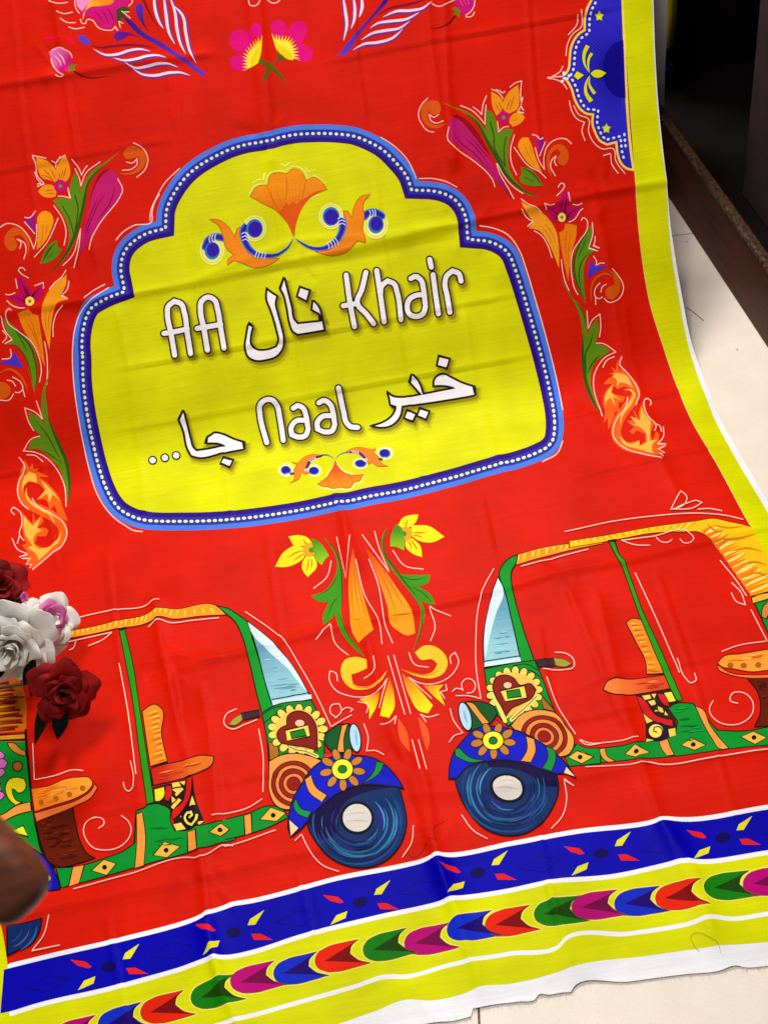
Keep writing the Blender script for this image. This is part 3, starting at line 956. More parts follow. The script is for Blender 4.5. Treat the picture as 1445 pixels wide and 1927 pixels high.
scroll('J', '702 568 760 610 830 640 900 640 970 605 1015 545 1030 490 1020 430', 10.5, (950, 422, 58, 64), '1215 272 1170 330 1176 430 1165 530 1180 560 1186 602 1130 590 1060 660 960 690 840 662 940 650 1020 580 1048 480 1030 385 1068 390 1090 432 1110 350 1150 290',
       '1175 425 1200 402 1250 396 1295 420', (1255, 480, 52, 62), ['995 440 1020 425 1042 438', '998 462 1022 448 1046 460', '1000 484 1024 470 1048 482', '918 600 935 620 938 645', '938 590 955 612 958 638', '958 580 975 602 978 628', '976 570 992 592 998 615', '1208 380 1218 400 1212 425', '1228 378 1238 398 1232 424', '1246 378 1254 400 1248 424'])
part('fan_flower_print', PANEL, 'small orange fan flower with blue scrolls printed below the lettering', start=60)
for s in ('470 500 520 530 590 545 640 565 740 545 780 555 850 540 890 490 960 470 990 400', '660 240 640 300 570 400', '690 270 760 340 860 375'):
    line('W', s, 3.0, (244, 240, 140))
fill('W', '463 490 530 440 575 415 610 360 650 280 663 228 700 290 760 350 830 380 990 382 940 450 880 468 850 520 780 532 740 525 700 540 640 548 590 520 520 515', (242, 134, 30), grad=('700 480 680 330', (226, 82, 16)), ol=1.0, olc=(170, 66, 0))
for s in ('575 415 590 470 600 520', '690 380 720 450 748 525', '805 375 850 420 868 470', '630 420 625 470', '660 400 655 460', '680 410 682 450', '740 410 770 470', '765 405 800 460', '790 395 830 450'):
    line('W', s, 0.9, (180, 70, 4), taper='both')
for (bx, by, br, bq) in ((110, 330, 92, 78), (435, 335, 80, 72), (955, 258, 92, 66), (1230, 142, 100, 72)):
    ell('W', bx, by, br, bq, (244, 240, 140))
fill('W', '175 238 240 255 320 182 400 155 480 162 515 182 440 196 360 240 325 310 372 368 310 375 288 345 260 420 150 475 200 440 206 380 195 330 240 280', (242, 130, 34), ol=1.0, olc=(190, 70, 6), corner=50)
fill('W', '1120 75 1110 102 1040 95 950 75 860 90 790 128 900 128 980 170 1030 240 1040 270 1080 240 1140 282 1265 285 1200 260 1160 180 1092 132 1122 112', (242, 130, 34), ol=1.0, olc=(190, 70, 6), corner=50)
for (bx, by, br, bq) in ((110, 335, 60, 46), (425, 338, 62, 46), (955, 258, 68, 44), (1230, 145, 66, 48)):
    ell('W', bx, by, br, bq, (60, 110, 200)); ell('W', bx - 2, by - 4, br * .82, bq * .82, (20, 12, 160))
line('W', '656 214 620 188 570 172 515 182', 4.2, (90, 130, 110), taper='start'); line('W', '670 212 720 165 780 140 850 136', 4.2, (90, 130, 140), taper='start')
line('W', '515 182 440 196 375 250 342 318', 4.6, (80, 20, 110)); line('W', '850 136 930 140 985 180 1010 205', 4.6, (80, 20, 110)); line('W', '1165 205 1195 208', 4.2, (90, 50, 60)); line('W', '165 372 195 366', 4.2, (90, 50, 60))
for s in ('375 225 402 250', '396 210 420 238', '416 198 436 224', '436 188 452 214', '320 322 376 312', '320 338 372 330', '858 118 872 150', '880 116 892 150', '902 118 912 152', '924 122 932 156', '978 218 1030 200', '990 232 1034 216', '1208 188 1216 218', '1226 182 1234 214', '115 365 122 395', '136 362 142 392'):
    line('W', s, 1.3, (250, 246, 250))

# lettering
LET = []
def letters(name, label, crop, strokes=(), shapes=(), rounds=(), w=9.4):
    part(name, PANEL, label, start=80)
    # printed soft drop shade, black edge, white face
    sh = [(6.4, (206, 196, 4), 9.0), (5.6, (180, 170, 4), 4.5), (5.0, (146, 136, 4), 0.5)]
    for d, c, grow in sh:
        lv = CUR.lev + 1
        for s in strokes:
            p = [(x + d * .75, y + d) for x, y in spline(pts_of(crop, s))]
            line_path(p, w + 5.5 + grow, c)
        for s in shapes:
            p = [(x + d * .75, y + d) for x, y in spline(pts_of(crop, s), True, 42)]
            line_path(p, 4.0 + grow, c, closed=True); fill_path(p, c)
        CUR.lev += 1
    INKK = (26, 16, 10)
    lv = CUR.lev + 1
    for s in strokes:
        line_path(spline(pts_of(crop, s)), w + 5.8, INKK)
    for s in shapes:
        line_path(spline(pts_of(crop, s), True, 42), 5.2, INKK, closed=True)
    CUR.lev += 1
    for s in strokes:
        line_path(spline(pts_of(crop, s)), w, PAPER)
    for s in shapes:
        p = spline(pts_of(crop, s), True, 42)
        fill_path(offset(p, 1.2), PAPER)
        line_path(p, 3.1, INKK, closed=True)
    for (x, y, r) in rounds:
        ell(crop, x, y, r * 1.42, r * 1.42, INKK); ell(crop, x, y, r, r, PAPER)
letters('lettering', 'white lettering AA', 'K', ['92 470 75 370 60 290 63 252 90 229 120 240 135 280 148 370 163 463', '44 372 95 364 148 352', '238 447 222 350 207 270 212 228 238 210 268 222 283 265 297 350 312 438', '192 350 240 342 297 332'])
letters('lettering', 'white lettering Khair', 'K', ['856 112 872 230 893 342', '843 249 905 239', '944 100 926 175 906 238 945 285 978 328', '992 92 1008 200 1025 320', '1008 200 1016 158 1040 139 1068 150 1083 190 1100 310', '1144 127 1165 118 1190 135 1200 172 1208 240', '1204 198 1165 203 1138 220 1128 255 1140 288 1170 296 1198 284 1209 252', '1243 110 1252 180 1267 284', '1228 42 1235 76', '1318 277 1305 200 1296 150 1304 115 1330 93 1357 104 1368 138'])
letters('lettering', 'white lettering Naal', 'L', ['538 407 510 290 509 252 530 229 560 228 580 250 592 300 607 397', '649 262 668 250 690 262 703 295 710 340', '706 314 658 318 640 345 643 374 670 384 700 378 712 350', '756 240 776 230 802 245 815 280 821 320', '816 294 768 300 750 325 752 354 780 364 812 358 823 331', '838 178 860 280 872 325 888 341 918 345'])
letters('lettering', 'white Urdu word over the panel, upper line', 'K', shapes=['502 173 524 190 548 205 541 235 550 280 568 345 578 400 572 440 548 472 500 490 450 493 418 475 406 440 411 380 420 328 440 342 431 385 432 420 452 441 500 445 543 431 554 405 545 355 520 270 500 215', '580 120 595 180 615 260 625 310 640 328 690 322 744 317 736 285 702 266 708 222 735 255 748 300 759 358 700 368 640 378 620 365 605 330 590 250 575 195 562 172', '650 165 693 180 680 228 637 206'])
letters('lettering', 'white Urdu word over the panel with three dots, lower line', 'Y', shapes=['365 1470 395 1490 440 1495 545 1480 530 1466 508 1440 485 1415 495 1370 525 1400 545 1440 556 1478 620 1465 722 1445 690 1437 650 1433 612 1435 615 1402 640 1375 670 1370 700 1385 760 1415 825 1438 833 1485 700 1508 560 1530 445 1545 437 1590 415 1625 380 1650 330 1658 280 1650 330 1635 380 1605 405 1570 411 1550 380 1535 375 1500', '640 1275 697 1290 682 1340 630 1325', '470 1567 518 1585 501 1627 455 1607', '538 1555 588 1572 572 1615 525 1595'])
letters('lettering', 'white Urdu word over the panel followed by three round dots', 'L', shapes=['190 270 205 330 220 390 232 428 245 440 300 432 362 420 330 411 285 410 290 385 320 365 350 370 400 392 440 405 443 435 350 452 250 470 222 463 205 430 190 360 171 312', '358 470 397 480 383 508 345 494'], rounds=[(62, 483, 13.5), (113, 472, 13.5), (160, 462, 13.5)])
# ------------------------------------------------------------------ flowers printed on the red ground
def feather(crop, s, w=5.0, dx=1.5, dy=3.4, wc=(248, 214, 232), pc=(104, 50, 150)):
    p = spline(pts_of(crop, s))
    line_path([(x + dx, y + dy) for x, y in p], w, pc, taper='both'); line_path(p, w, wc, taper='both')

part('peony_print', cloth, 'pink peony with purple and white feathery leaves', start=20)
fill('A', '505 -20 525 40 555 85 568 132 600 102 640 120 680 170 730 195 775 170 790 120 800 60 860 35 900 -20', MAG)
fill('A', '515 -20 530 45 558 72 600 20 640 -20', (240, 138, 190))
fill('A', '562 136 570 80 610 45 690 35 770 10 780 -20 640 -20 590 40', (240, 130, 20), grad=('700 10 565 120', (252, 215, 40)))
for s in ('640 70 680 110 700 150', '690 60 720 110 740 160', '730 50 760 100 770 140', '770 20 790 10'): line('A', s, 2.6, (150, 0, 90), taper='both')
fill('A', '790 62 840 40 895 65 850 75 862 130 830 112 800 182 792 120', (62, 66, 20))
fill('A', '830 110 880 130 980 220 1080 275 1220 370 1405 500 1375 515 1200 390 1060 302 940 230', IND, grad=('850 120 1390 505', (96, 50, 190)))
fill('A', '925 35 945 15 968 30 975 100 985 160 1016 212 960 150 930 95', (80, 40, 180), grad=('945 30 1000 200', (80, 0, 60)))
fill('A', '773 250 785 222 830 210 890 225 958 256 880 240 830 266 795 276', (84, 20, 150), grad=('790 250 950 250', (110, 10, 50)))
fill('A', '525 240 560 235 600 265 616 302 575 297 540 270', (84, 60, 200))
line('A', '612 300 680 320 760 312 850 304 960 308 1060 325', 4.2, (112, 12, 60), taper='both')
line('A', '975 -10 1000 50 1030 110 1080 198', 4.5, (112, 8, 34), taper='end')
for s in ('635 330 715 370 800 368 880 342 950 333 1025 348', '770 392 850 412 930 402 1010 380 1080 378 1135 395', '848 425 920 460 1000 450 1080 432 1140 432 1212 455', '900 462 960 500 1050 512 1140 495 1220 490 1295 512'): feather('A', s)
for s in ('1045 -60 1060 80 1085 150 1115 195', '1110 -60 1130 100 1150 220 1190 300', '1150 -40 1190 80 1205 200 1230 300 1265 368', '1168 24 1240 100 1265 230 1290 340 1335 430'): feather('A', s, 5.6, 3.0, 0.4)
white('A', '508 -10 515 50 540 88', '545 125 560 155 580 155 590 130 620 130 670 185 730 203 770 197 780 175 802 206', '330 0 380 20 460 12', '385 75 430 90 495 78', '410 122 450 148 515 150', '465 180 510 192 575 180', '825 70 888 122', '840 78 880 78', '808 140 838 158', '806 140 820 186', '873 38 895 20 903 -10')
part('rose_bud_print', cloth, 'pink bud on a dark curved stem beside the peony', start=20)
fill('A', '295 265 330 245 390 243 382 266', (236, 0, 60)); fill('A', '450 245 480 255 515 300 480 290', (236, 0, 60))
fill('A', '332 348 362 336 400 325 455 342 488 390 486 450 450 486 400 490 370 460 350 400', (244, 120, 190), grad=('350 350 450 420', (200, 10, 110)))
for s in ('370 370 410 420 420 450', '390 350 430 400 445 440', '360 390 390 440'): line('A', s, 2.2, (250, 200, 225), taper='both')
fill('A', '465 452 490 435 530 440 505 457 520 490 482 480 475 502', (110, 110, 20))
line('A', '505 485 560 515 620 527 690 522 735 515', 3.6, (84, 10, 6), taper='end')
white('A', '350 338 400 322 450 340 480 360 492 390', '345 395 365 450 400 490 440 515', '380 510 405 522 432 520')
part('feather_leaf_print', cloth, 'purple and white feathery leaf beside the twin pink flowers', start=20)
fill('B', '985 -40 930 35 860 110 790 200 710 300 680 302 760 200 850 100 915 20 950 -40', IND, grad=('930 0 690 300', (100, 56, 190)))
for s in ('708 -30 722 60 730 130 712 222', '765 -30 774 60 770 110 752 157', '808 -30 813 40 797 95'): feather('B', s, 5.6, -2.6, 0.4)
for s in ('1195 5 1150 40 1080 55 1000 60 925 92', '1125 65 1060 100 960 115 900 125 855 152', '1075 110 1020 150 940 165 870 180 808 216', '1035 155 980 205 900 230 820 240 763 273'): feather('B', s, 5.2, 0.6, 3.6)
line('B', '1180 -8 1050 25 960 45 895 85', 4.4, (120, 6, 50), taper='both')
fill('B', '1312 -20 1432 -20 1415 45 1372 75 1340 62 1318 30', MAG)
for s in ('1345 0 1360 30', '1365 -5 1380 25', '1385 -5 1395 20'): line('B', s, 1.8, (250, 200, 225), taper='both')
fill('B', '1295 45 1325 38 1348 60 1340 96 1325 74 1308 82 1318 58', (120, 116, 20))
line('B', '1318 84 1280 130 1235 150 1178 157', 3.4, (84, 6, 6), taper='end')
white('B', '1427 -10 1418 40 1398 65 1375 82', '1375 90 1410 85 1425 62', '1190 20 1225 35 1290 10 1330 -12', '196 0 205 28 230 32 250 20 262 -8', '296 -8 320 12 345 12 368 -4')
part('twin_flower_print', cloth, 'two crossed pink flowers with yellow fans', start=20)
PK = (222, 0, 118)
for s in ('180 282 110 265 90 215 110 170 150 160 200 185 215 240', '205 205 210 140 240 122 265 145 270 205', '165 386 110 370 90 335 110 305 170 290 205 330', '330 195 320 130 350 102 385 115 402 160 388 200', '405 195 430 130 480 112 510 135 510 190 470 245', '450 245 500 240 545 270 540 310 500 335 450 312'):
    fill('B', s, PK)
def spiky(crop, base, tips, c):
    v = [float(x) for x in tips.split()]; t = [(v[i], v[i + 1]) for i in range(0, len(v), 2)]
    out = []
    for k, p in enumerate(t):
        out += [p]
        if k + 1 < len(t):
            q = t[k + 1]; mx, my = (p[0] + q[0]) / 2, (p[1] + q[1]) / 2
            out.append((base[0] + (mx - base[0]) * .66, base[1] + (my - base[1]) * .66))
    out.append(base)
    fill(crop, out, c, smooth=False)
spiky('B', (250, 345), '270 190 250 200 236 212 222 222 205 235 190 250 178 265 168 285 163 305 163 325 163 345 162 365 162 385', (244, 222, 60))
spiky('B', (368, 290), '320 175 345 182 362 185 382 188 402 190 420 195 437 205 447 220 458 238 466 258 470 278 473 300 478 318 482 330', (244, 222, 60))
fill('B', '270 195 268 250 262 300 240 350 215 362 205 340 225 290 250 250', (232, 210, 10)); fill('B', '322 180 335 230 350 270 375 292 405 318 440 325 430 290 400 262 360 240', (232, 210, 10))
fill('B', '245 348 270 320 320 350 370 400 412 457 350 405 300 367', (84, 90, 8)); fill('B', '402 322 345 280 350 310 300 370 268 444 280 442 312 390 350 332', (84, 90, 8))

part('scalloped_sunburst', cloth, 'blue scalloped half medallion with sunburst rays and stars', start=20)
sc = fill('C', '560 -60 530 0 495 70 475 150 470 265 430 290 380 350 345 440 335 540 325 620 290 670 240 690 300 722 350 800 385 910 440 1000 500 1040 545 1045 540 1110 565 1200 610 1280 680 1320 757 1300 770 1400 800 1480 850 1530 935 1552 915 1420 880 1050 860 700 845 300 832 0 830 -60', (248, 206, 96), corner=40)
fill_path(offset(sc, 4.2), (30, 40, 70)); fill_path(offset(sc, 5.4), (44, 38, 196))
CROP['tmp'] = (1000 + 850 / 4.8167, 620 / 4.8167, 4.8167)
for k in range(46):
    a = math.radians(97 + 166 * k / 45)
    r1 = 395 + 60 * abs(math.sin(a)); r0 = 195
    e = 1.0 if abs(math.cos(a)) > .25 else .95
    line('tmp', [(-10 + r0 * math.cos(a), 10 + r0 * math.sin(a)), (-10 + r1 * .62 * math.cos(a), 10 + r1 * .62 * math.sin(a)), (-10 + r1 * math.cos(a), 10 + r1 * math.sin(a))], 1.7, (20, 8, 142), taper='end')
fill('C', '838 360 760 385 700 440 660 520 648 620 655 720 700 810 770 870 862 885 850 600', (12, 2, 134))
line('C', '834 -60 838 200 852 600 868 950 890 1250 922 1540', 4.6, (250, 210, 110)); line('C', '848 -60 852 200 866 600 882 950 904 1250 937 1545', 2.0, (150, 20, 0))
trk = offset(sc, 11.0)
acc = 0; nxt = 4
tmp_lv = CUR.lev + 1
for a, b in zip(trk[:-1], trk[1:]):
    L = math.dist(a, b)
    if (a[0] > 1150 and a[1] < 252) or a[0] > 1177: acc += L; nxt = max(nxt, acc); continue
    while acc + L >= nxt and L > 1e-6:
        k = (nxt - acc) / L; CUR.lev = tmp_lv
        fill_path(ell_path(a[0] + (b[0] - a[0]) * k, a[1] + (b[1] - a[1]) * k, 3.2, 2.3, math.degrees(math.atan2(b[1] - a[1], b[0] - a[0])), 8), (240, 240, 225))
        nxt += 10.6
    acc += L
def star(crop, cx, cy, r):
    fill(crop, [(cx + (r if k % 2 == 0 else r * .58) * math.sin(math.pi * k / 5), cy - (r if k % 2 == 0 else r * .58) * math.cos(math.pi * k / 5) * 1.15) for k in range(10)], (226, 226, 60), ol=1.0, olc=(90, 90, 40))
star('C', 613, 145, 46); star('C', 677, 1165, 46)
fill('C', '530 665 570 632 610 628 682 658 620 702 565 698', (222, 222, 20), ol=1); fill('C', '378 688 412 640 478 678 420 724', (222, 222, 20), ol=1, smooth=False)
for s, w in (('508 412 478 480 478 570 522 655', 8), ('545 480 518 530 514 600 526 655', 6), ('526 680 492 760 492 840 540 918', 8.5), ('528 690 522 760 545 810 572 847', 6.5)):
    line('C', s, w + 1.6, (30, 40, 40), taper='end' if '412' in s or '480 518' in s else 'start'); line('C', s, w, (222, 222, 20), taper='end' if '412' in s or '480 518' in s else 'start')
white('C', '450 85 450 240 370 310 325 400 312 505', '418 130 412 215 330 315', '285 595 255 650 200 685 145 708', '145 708 220 720 285 755 322 808', '145 700 290 690', '340 910 370 1020 420 1085 478 1108', '478 1108 455 1180 483 1278', '380 955 430 1040 515 1080 515 1190 560 1290 640 1350 740 1350 760 1450 845 1575', '645 1412 715 1390 725 1480 785 1575')

PUR = (150, 16, 132)
part('floral_spray_print', cloth, 'tall spray of orange and magenta blossoms with green leaves beside the roses', start=20)
fill('E', '295 195 380 225 440 280 470 350 455 402 420 385 340 360 312 310', ORG); fill('E', '455 290 490 220 530 180 560 260 562 350 530 395 470 372', ORG); fill('E', '308 472 350 425 420 420 462 450 450 512 400 522 340 505', ORG)
for s in ('345 290 390 330 440 395', '330 340 390 355 430 390', '400 280 430 330 455 380', '535 270 520 330 505 370', '510 300 500 340 490 370', '480 320 480 350 475 375', '360 470 400 462 440 460', '370 492 410 490 445 488'): line('E', s, 1.8, (196, 78, 4), taper='both')
ell('E', 488, 428, 52, 54, (206, 0, 110)); ell('E', 488, 428, 19, 20, (110, 60, 30)); ell('E', 488, 428, 14, 15, (130, 150, 40))
fill('E', '430 545 480 525 540 530 570 545 565 440 580 370 605 318 630 370 655 472 690 380 740 310 850 235 985 130 840 262 760 335 715 405 690 520 660 660 620 830 560 960 480 1060 365 1147 470 1060 540 940 562 830 540 720 500 640', GREEN)
line('E', '850 250 760 335 712 410 688 520 652 680 605 830 530 980 450 1080 368 1145', 6.5, DGREEN, taper='both'); line('E', '505 590 560 690 600 832', 2.2, DGREEN); line('E', '605 500 630 600 618 720 600 832', 2.6, DGREEN)
fill('E', '885 283 820 312 765 400 728 520 716 620 735 540 790 400 850 325', (150, 4, 14))
fill('E', '890 290 940 330 965 400 985 480 940 560 840 680 780 770 720 870 670 950 612 1100 645 940 658 850 720 600 742 500 790 390 840 328', (190, 22, 104), grad=('720 860 620 1080', (150, 20, 10)))
for s in ('930 430 890 560 790 700', '855 480 780 600 740 700 690 830', '790 520 740 640 700 760'): line('E', s, 2.6, (140, 0, 50), taper='both')
fill('E', '990 170 1010 130 1070 105 1140 130 1178 200 1160 270 1100 320 1030 337 950 320 1050 318 1105 280 1128 225 1110 190 1070 205 1020 212', DORG)
fill('E', '315 660 350 630 400 640 432 690 410 790 370 870 298 948 308 800', (242, 148, 16)); line('E', '350 740 345 820 330 900', 1.4, (214, 110, 6)); line('E', '385 740 372 820', 1.4, (214, 110, 6))
fill('E', '190 690 240 692 285 645 285 812 240 750', PUR)
fill('E', '35 870 60 800 130 760 190 790 235 860 230 1005 213 880 170 820 112 835 140 900 120 945 90 955 50 920', DORG)
fill('E', '325 1057 350 980 400 900 460 862 470 920 502 940 470 990 400 1040', GREEN); line('E', '455 880 400 940 340 1045', 3.4, DGREEN, taper='both'); line('E', '430 970 380 1010', 1.4, DGREEN)
white('E', '375 205 260 180 290 250 300 340 360 408 300 432', '280 310 310 380 335 405 300 412', '420 225 450 240 490 190', '450 280 455 240 528 178', '468 510 520 512 568 528 548 440', '580 210 640 290 660 340 690 280 708 262', '605 285 640 360 655 430 690 330 810 230', '435 585 500 680 535 800 518 908', '508 1070 590 980 630 860 652 770 640 900 597 1088', '950 365 988 470 970 510 800 740 745 850 720 945', '1075 78 1150 120 1192 210 1165 300 1100 358', '1018 232 1070 240 1105 205 1105 250 1060 290 985 300')
white('E', '200 680 235 685 290 630', '198 715 285 815', '297 735 297 850 275 935 230 830 150 750 60 730 -20 775', '472 685 380 885 278 1002', '138 855 170 880 160 935', '145 855 200 890 212 950 193 1018')
fill('E', '150 1150 200 1190 250 1260 268 1290 310 1240 347 1225 345 1310 300 1355 240 1385 190 1402 140 1370 72 1315 150 1300 170 1290 140 1200', (186, 0, 92))
for s in ('243 1340 210 1280 175 1190', '240 1340 230 1290 200 1230', '243 1340 180 1320', '243 1357 180 1350 110 1320', '243 1340 280 1290 330 1245', '250 1350 300 1320', '235 1340 200 1300', '225 1370 170 1370', '262 1330 290 1280'): line('E', s, 4.2, (108, 0, 14), taper='end')
ell('E', 243, 1357, 36, 38, (250, 210, 90)); ell('E', 243, 1357, 15, 16, (130, 130, 10))
fill('E', '540 1140 530 1230 495 1310 547 1345 470 1370 430 1450 415 1560 400 1748 370 1640 335 1480 345 1390 370 1320 420 1240', (238, 148, 20)); fill('E', '145 1455 180 1440 235 1420 270 1460 310 1470 330 1600 366 1885 300 1760 200 1600 165 1520', (234, 126, 8))
for s in ('370 1400 365 1500 385 1640', '440 1380 400 1460 395 1600', '230 1450 280 1600 340 1800', '190 1470 260 1600 320 1740', '280 1480 320 1640'): line('E', s, 1.5, (200, 84, 0), taper='both')
fill('E', '30 1490 90 1540 180 1620 250 1700 290 1800 305 1927 300 1980 280 2100 255 1990 240 1927 200 1800 130 1710 60 1705 105 1665 60 1600', GREEN)
line('E', '40 1500 150 1610 240 1710 285 1830 300 1960 282 2090', 4.0, DGREEN, taper='both'); line('E', '115 1580 180 1680 225 1780', 2.2, DGREEN, taper='both'); line('E', '110 1700 190 1780 240 1900 262 2010', 2.4, DGREEN, taper='both')
fill('E', '120 1765 192 1897 -20 1850 80 1830', (72, 48, 196), smooth=False)
white('E', '150 1110 160 1090 190 1090 205 1110', '150 1110 180 1140 235 1170', '128 1175 142 1255', '280 1232 352 1205 352 1255', '45 1300 75 1305 125 1288', '55 1350 100 1390 150 1410 205 1413', '400 1262 440 1210 490 1170 535 1105', '558 1190 540 1270 500 1310 552 1340', '510 1390 460 1450 432 1540 430 1645', '360 1680 380 1800 384 1920 380 2030', '95 1430 75 1415 55 1440 60 1520 150 1600 250 1680 310 1790 335 1927 320 2010', '10 1475 40 1590 100 1665 40 1700', '20 1590 55 1645 20 1690', '85 1740 85 1810 15 1822')
ell('F', 5, 365, 84, 72, DORG); line('F', '-20 230 80 192 160 240 205 310 232 385', 4.6, DORG, taper='both')
white('F', '55 278 100 290 128 330', '100 252 170 300 185 350 150 380 120 375', '185 350 203 415', '112 388 80 435 -10 440')
fill('F', '412 130 390 270 372 340 380 500 400 620 470 770 530 930 566 1080 555 1303 530 1150 480 990 400 900 320 840 230 836 270 750 330 725 250 640 233 535 300 570 360 637 335 500 350 350 385 260', GREEN)
line('F', '385 560 415 650 480 800 540 950 562 1100 554 1295', 7.0, DGREEN, taper='both'); line('F', '300 615 390 735 440 830 500 945', 2.6, DGREEN, taper='both'); line('F', '330 830 430 900 505 955', 2.6, DGREEN, taper='both')
white('F', '295 445 345 597 290 540 200 502 235 620 275 688', '325 730 260 750 190 850 280 860 380 910 460 1000 520 1130 535 1305', '215 880 290 890 350 940')
part('flame_print', cloth, 'orange flame flourish below the spray beside the roses', start=20)
FO, FY = (236, 92, 20), (250, 176, 66)
line('F', '205 930 175 1060 165 1180 220 1270 330 1330 440 1390 505 1470 500 1560 420 1640 270 1775', 19, FO, taper='both')
fill('F', '200 920 240 995 262 950 275 1000 318 990 300 1015 398 1062 315 1060 400 1130 480 1230 515 1330 550 1422 480 1378 440 1290 405 1325 370 1250 310 1242 370 1180 300 1110 210 1100 175 1185 162 1100 195 1020', FO)
fill('F', '170 1338 225 1400 262 1440 266 1345 285 1420 335 1370 352 1420 300 1480 360 1470 395 1495 370 1540 300 1540 282 1600 350 1630 450 1600 490 1500 510 1560 420 1650 260 1800 240 1760 180 1700 240 1690 175 1610 212 1600 185 1500', FO)
fill('F', '178 1182 188 1080 230 1015 285 1040 300 1112 240 1090 200 1125', FY); fill('F', '330 1090 400 1150 492 1262 425 1200 400 1272 385 1200 300 1247 372 1165', FY)
line('F', '215 1150 215 1210 260 1275 340 1325 410 1375 440 1440', 5.5, FY, taper='both')
fill('F', '190 1370 262 1455 332 1385 300 1470 340 1492 290 1522 270 1590 310 1640 400 1622 470 1550 497 1495 480 1570 400 1650 310 1732 290 1680 220 1632 262 1612 200 1510', FY)
white('F', '155 900 200 970 150 1110 145 1200 180 1280 230 1322', '260 1232 300 1295 420 1360 510 1430 540 1520 510 1600 400 1690 260 1805', '118 1365 90 1330 110 1305 160 1340 178 1430 160 1530 195 1575', '160 1530 140 1598', '98 1555 140 1640 225 1680 155 1703', '175 1715 245 1715 210 1762 252 1762 240 1792')

part('floral_spray_print', cloth, 'tall spray of orange and magenta blossoms with green leaves between name panel and sunburst', start=20)
fill('G', '60 400 70 330 130 290 210 300 237 350 225 400 180 417 148 402 130 372 112 430 150 490 220 510 288 488 230 532 150 532 90 492', DORG)
fill('G', '345 432 380 408 470 460 560 560 640 690 690 790 600 690 500 560 420 470', (150, 4, 14))
fill('G', '318 470 348 432 420 470 500 560 600 690 700 830 770 960 830 1060 895 1198 800 1080 720 1000 660 920 540 810 400 700 318 650', (190, 22, 104), grad=('740 960 880 1180', (150, 20, 10)))
for s in ('345 575 420 670 540 760 670 920', '445 610 560 720 660 840', '480 590 600 720 700 840'): line('G', s, 2.6, (140, 0, 50), taper='both')
fill('G', '238 300 350 345 460 380 560 450 620 520 648 572 640 460 650 368 700 390 735 470 755 582 820 542 897 550 860 640 845 760 850 880 900 990 980 1080 1060 1140 1145 1167 1040 1142 900 1052 800 922 720 760 650 640 560 480 440 390 330 345', GREEN)
line('G', '460 395 560 480 650 640 740 800 840 970 990 1100 1140 1166', 7.0, DGREEN, taper='both'); line('G', '685 480 720 620 718 680 820 882', 2.6, DGREEN); line('G', '828 610 810 720 820 882', 2.4, DGREEN)
fill('G', '695 200 770 250 806 310 790 370 740 422 705 340', ORG); fill('G', '805 300 850 210 937 138 948 250 930 360 860 402 810 372', ORG); fill('G', '870 430 900 400 960 390 1000 440 960 490 890 522 858 480', ORG)
for s in ('735 300 750 350 780 390', '760 290 780 340 795 380', '725 330 740 390', '905 230 880 310 860 370', '870 270 850 320 830 370', '890 310 870 370', '905 430 880 440', '930 455 880 470'): line('G', s, 1.8, (196, 78, 4), taper='both')
ell('G', 805, 437, 54, 58, (206, 0, 110)); ell('G', 805, 437, 20, 22, (110, 60, 30)); ell('G', 805, 437, 15, 17, (130, 150, 40))
fill('G', '940 670 980 620 1030 620 1060 690 1090 790 1152 935 1060 880 980 790', (242, 148, 16)); line('G', '1000 700 1040 790 1090 870', 1.4, (214, 110, 6)); line('G', '1040 690 1070 780', 1.4, (214, 110, 6))
fill('G', '1080 620 1132 652 1182 620 1170 680 1130 772 1110 690', PUR)
fill('G', '1240 982 1198 880 1210 760 1270 690 1340 690 1388 750 1392 820 1360 877 1310 862 1290 800 1322 765 1290 722 1240 765 1222 860', DORG)
fill('G', '960 885 1050 910 1110 970 1163 1057 1050 1055 970 1030 950 985 970 950', GREEN); line('G', '970 890 1060 940 1155 1050', 3.2, DGREEN, taper='both'); line('G', '1000 980 1080 1020', 1.4, DGREEN)
white('G', '122 262 60 330 35 420 65 500 120 560 175 573', '220 415 175 438 130 410 150 470 200 492 262 473', '308 525 303 650 340 690 560 850 660 940 710 1010 728 1068', '412 328 520 375 590 440 638 500 640 400 648 322', '528 340 590 390 608 412 620 320 652 237', '750 470 762 572 800 530 855 518', '905 592 870 720 880 860 925 962', '742 850 765 930 850 1080 900 1175', '750 855 800 950 900 1070 985 1128', '697 180 760 210 805 270', '735 183 780 200 800 215 820 198', '862 162 920 120 968 105 960 250 965 330 930 385 990 398', '980 250 970 350 990 375', '1062 592 1110 610 1135 638 1165 618', '1182 660 1130 790', '1090 710 1130 840 1175 912 1170 800 1210 690 1290 635 1370 635 1422 680', '898 706 1050 890 1130 930 1190 988', '1282 785 1245 820 1230 870 1275 972', '1282 785 1265 840 1287 878')
fill('H', '575 105 620 170 622 260 642 312 772 305 730 400 650 460 560 482 440 472 380 370 368 308 480 312 512 240', (186, 0, 92))
for s in ('546 420 540 300 565 180', '520 420 500 330', '560 420 590 300 595 200', '575 420 610 320', '530 420 450 360 400 330', '510 440 430 400', '520 450 440 440', '580 430 680 360 730 330', '590 440 680 400', '585 455 650 440'): line('H', s, 3.8, (108, 0, 14), taper='end')
ell('H', 546, 432, 47, 55, (250, 210, 90)); ell('H', 546, 432, 20, 23, (130, 130, 10))
fill('H', '68 248 130 290 220 320 330 390 420 490 480 600 510 760 516 1032 450 870 370 700 280 590 158 557 210 490 150 400 100 330', (240, 152, 30)); fill('H', '513 610 570 580 580 508 640 510 720 530 715 660 680 780 640 1000 625 1190 580 1000 540 800', (234, 126, 8))
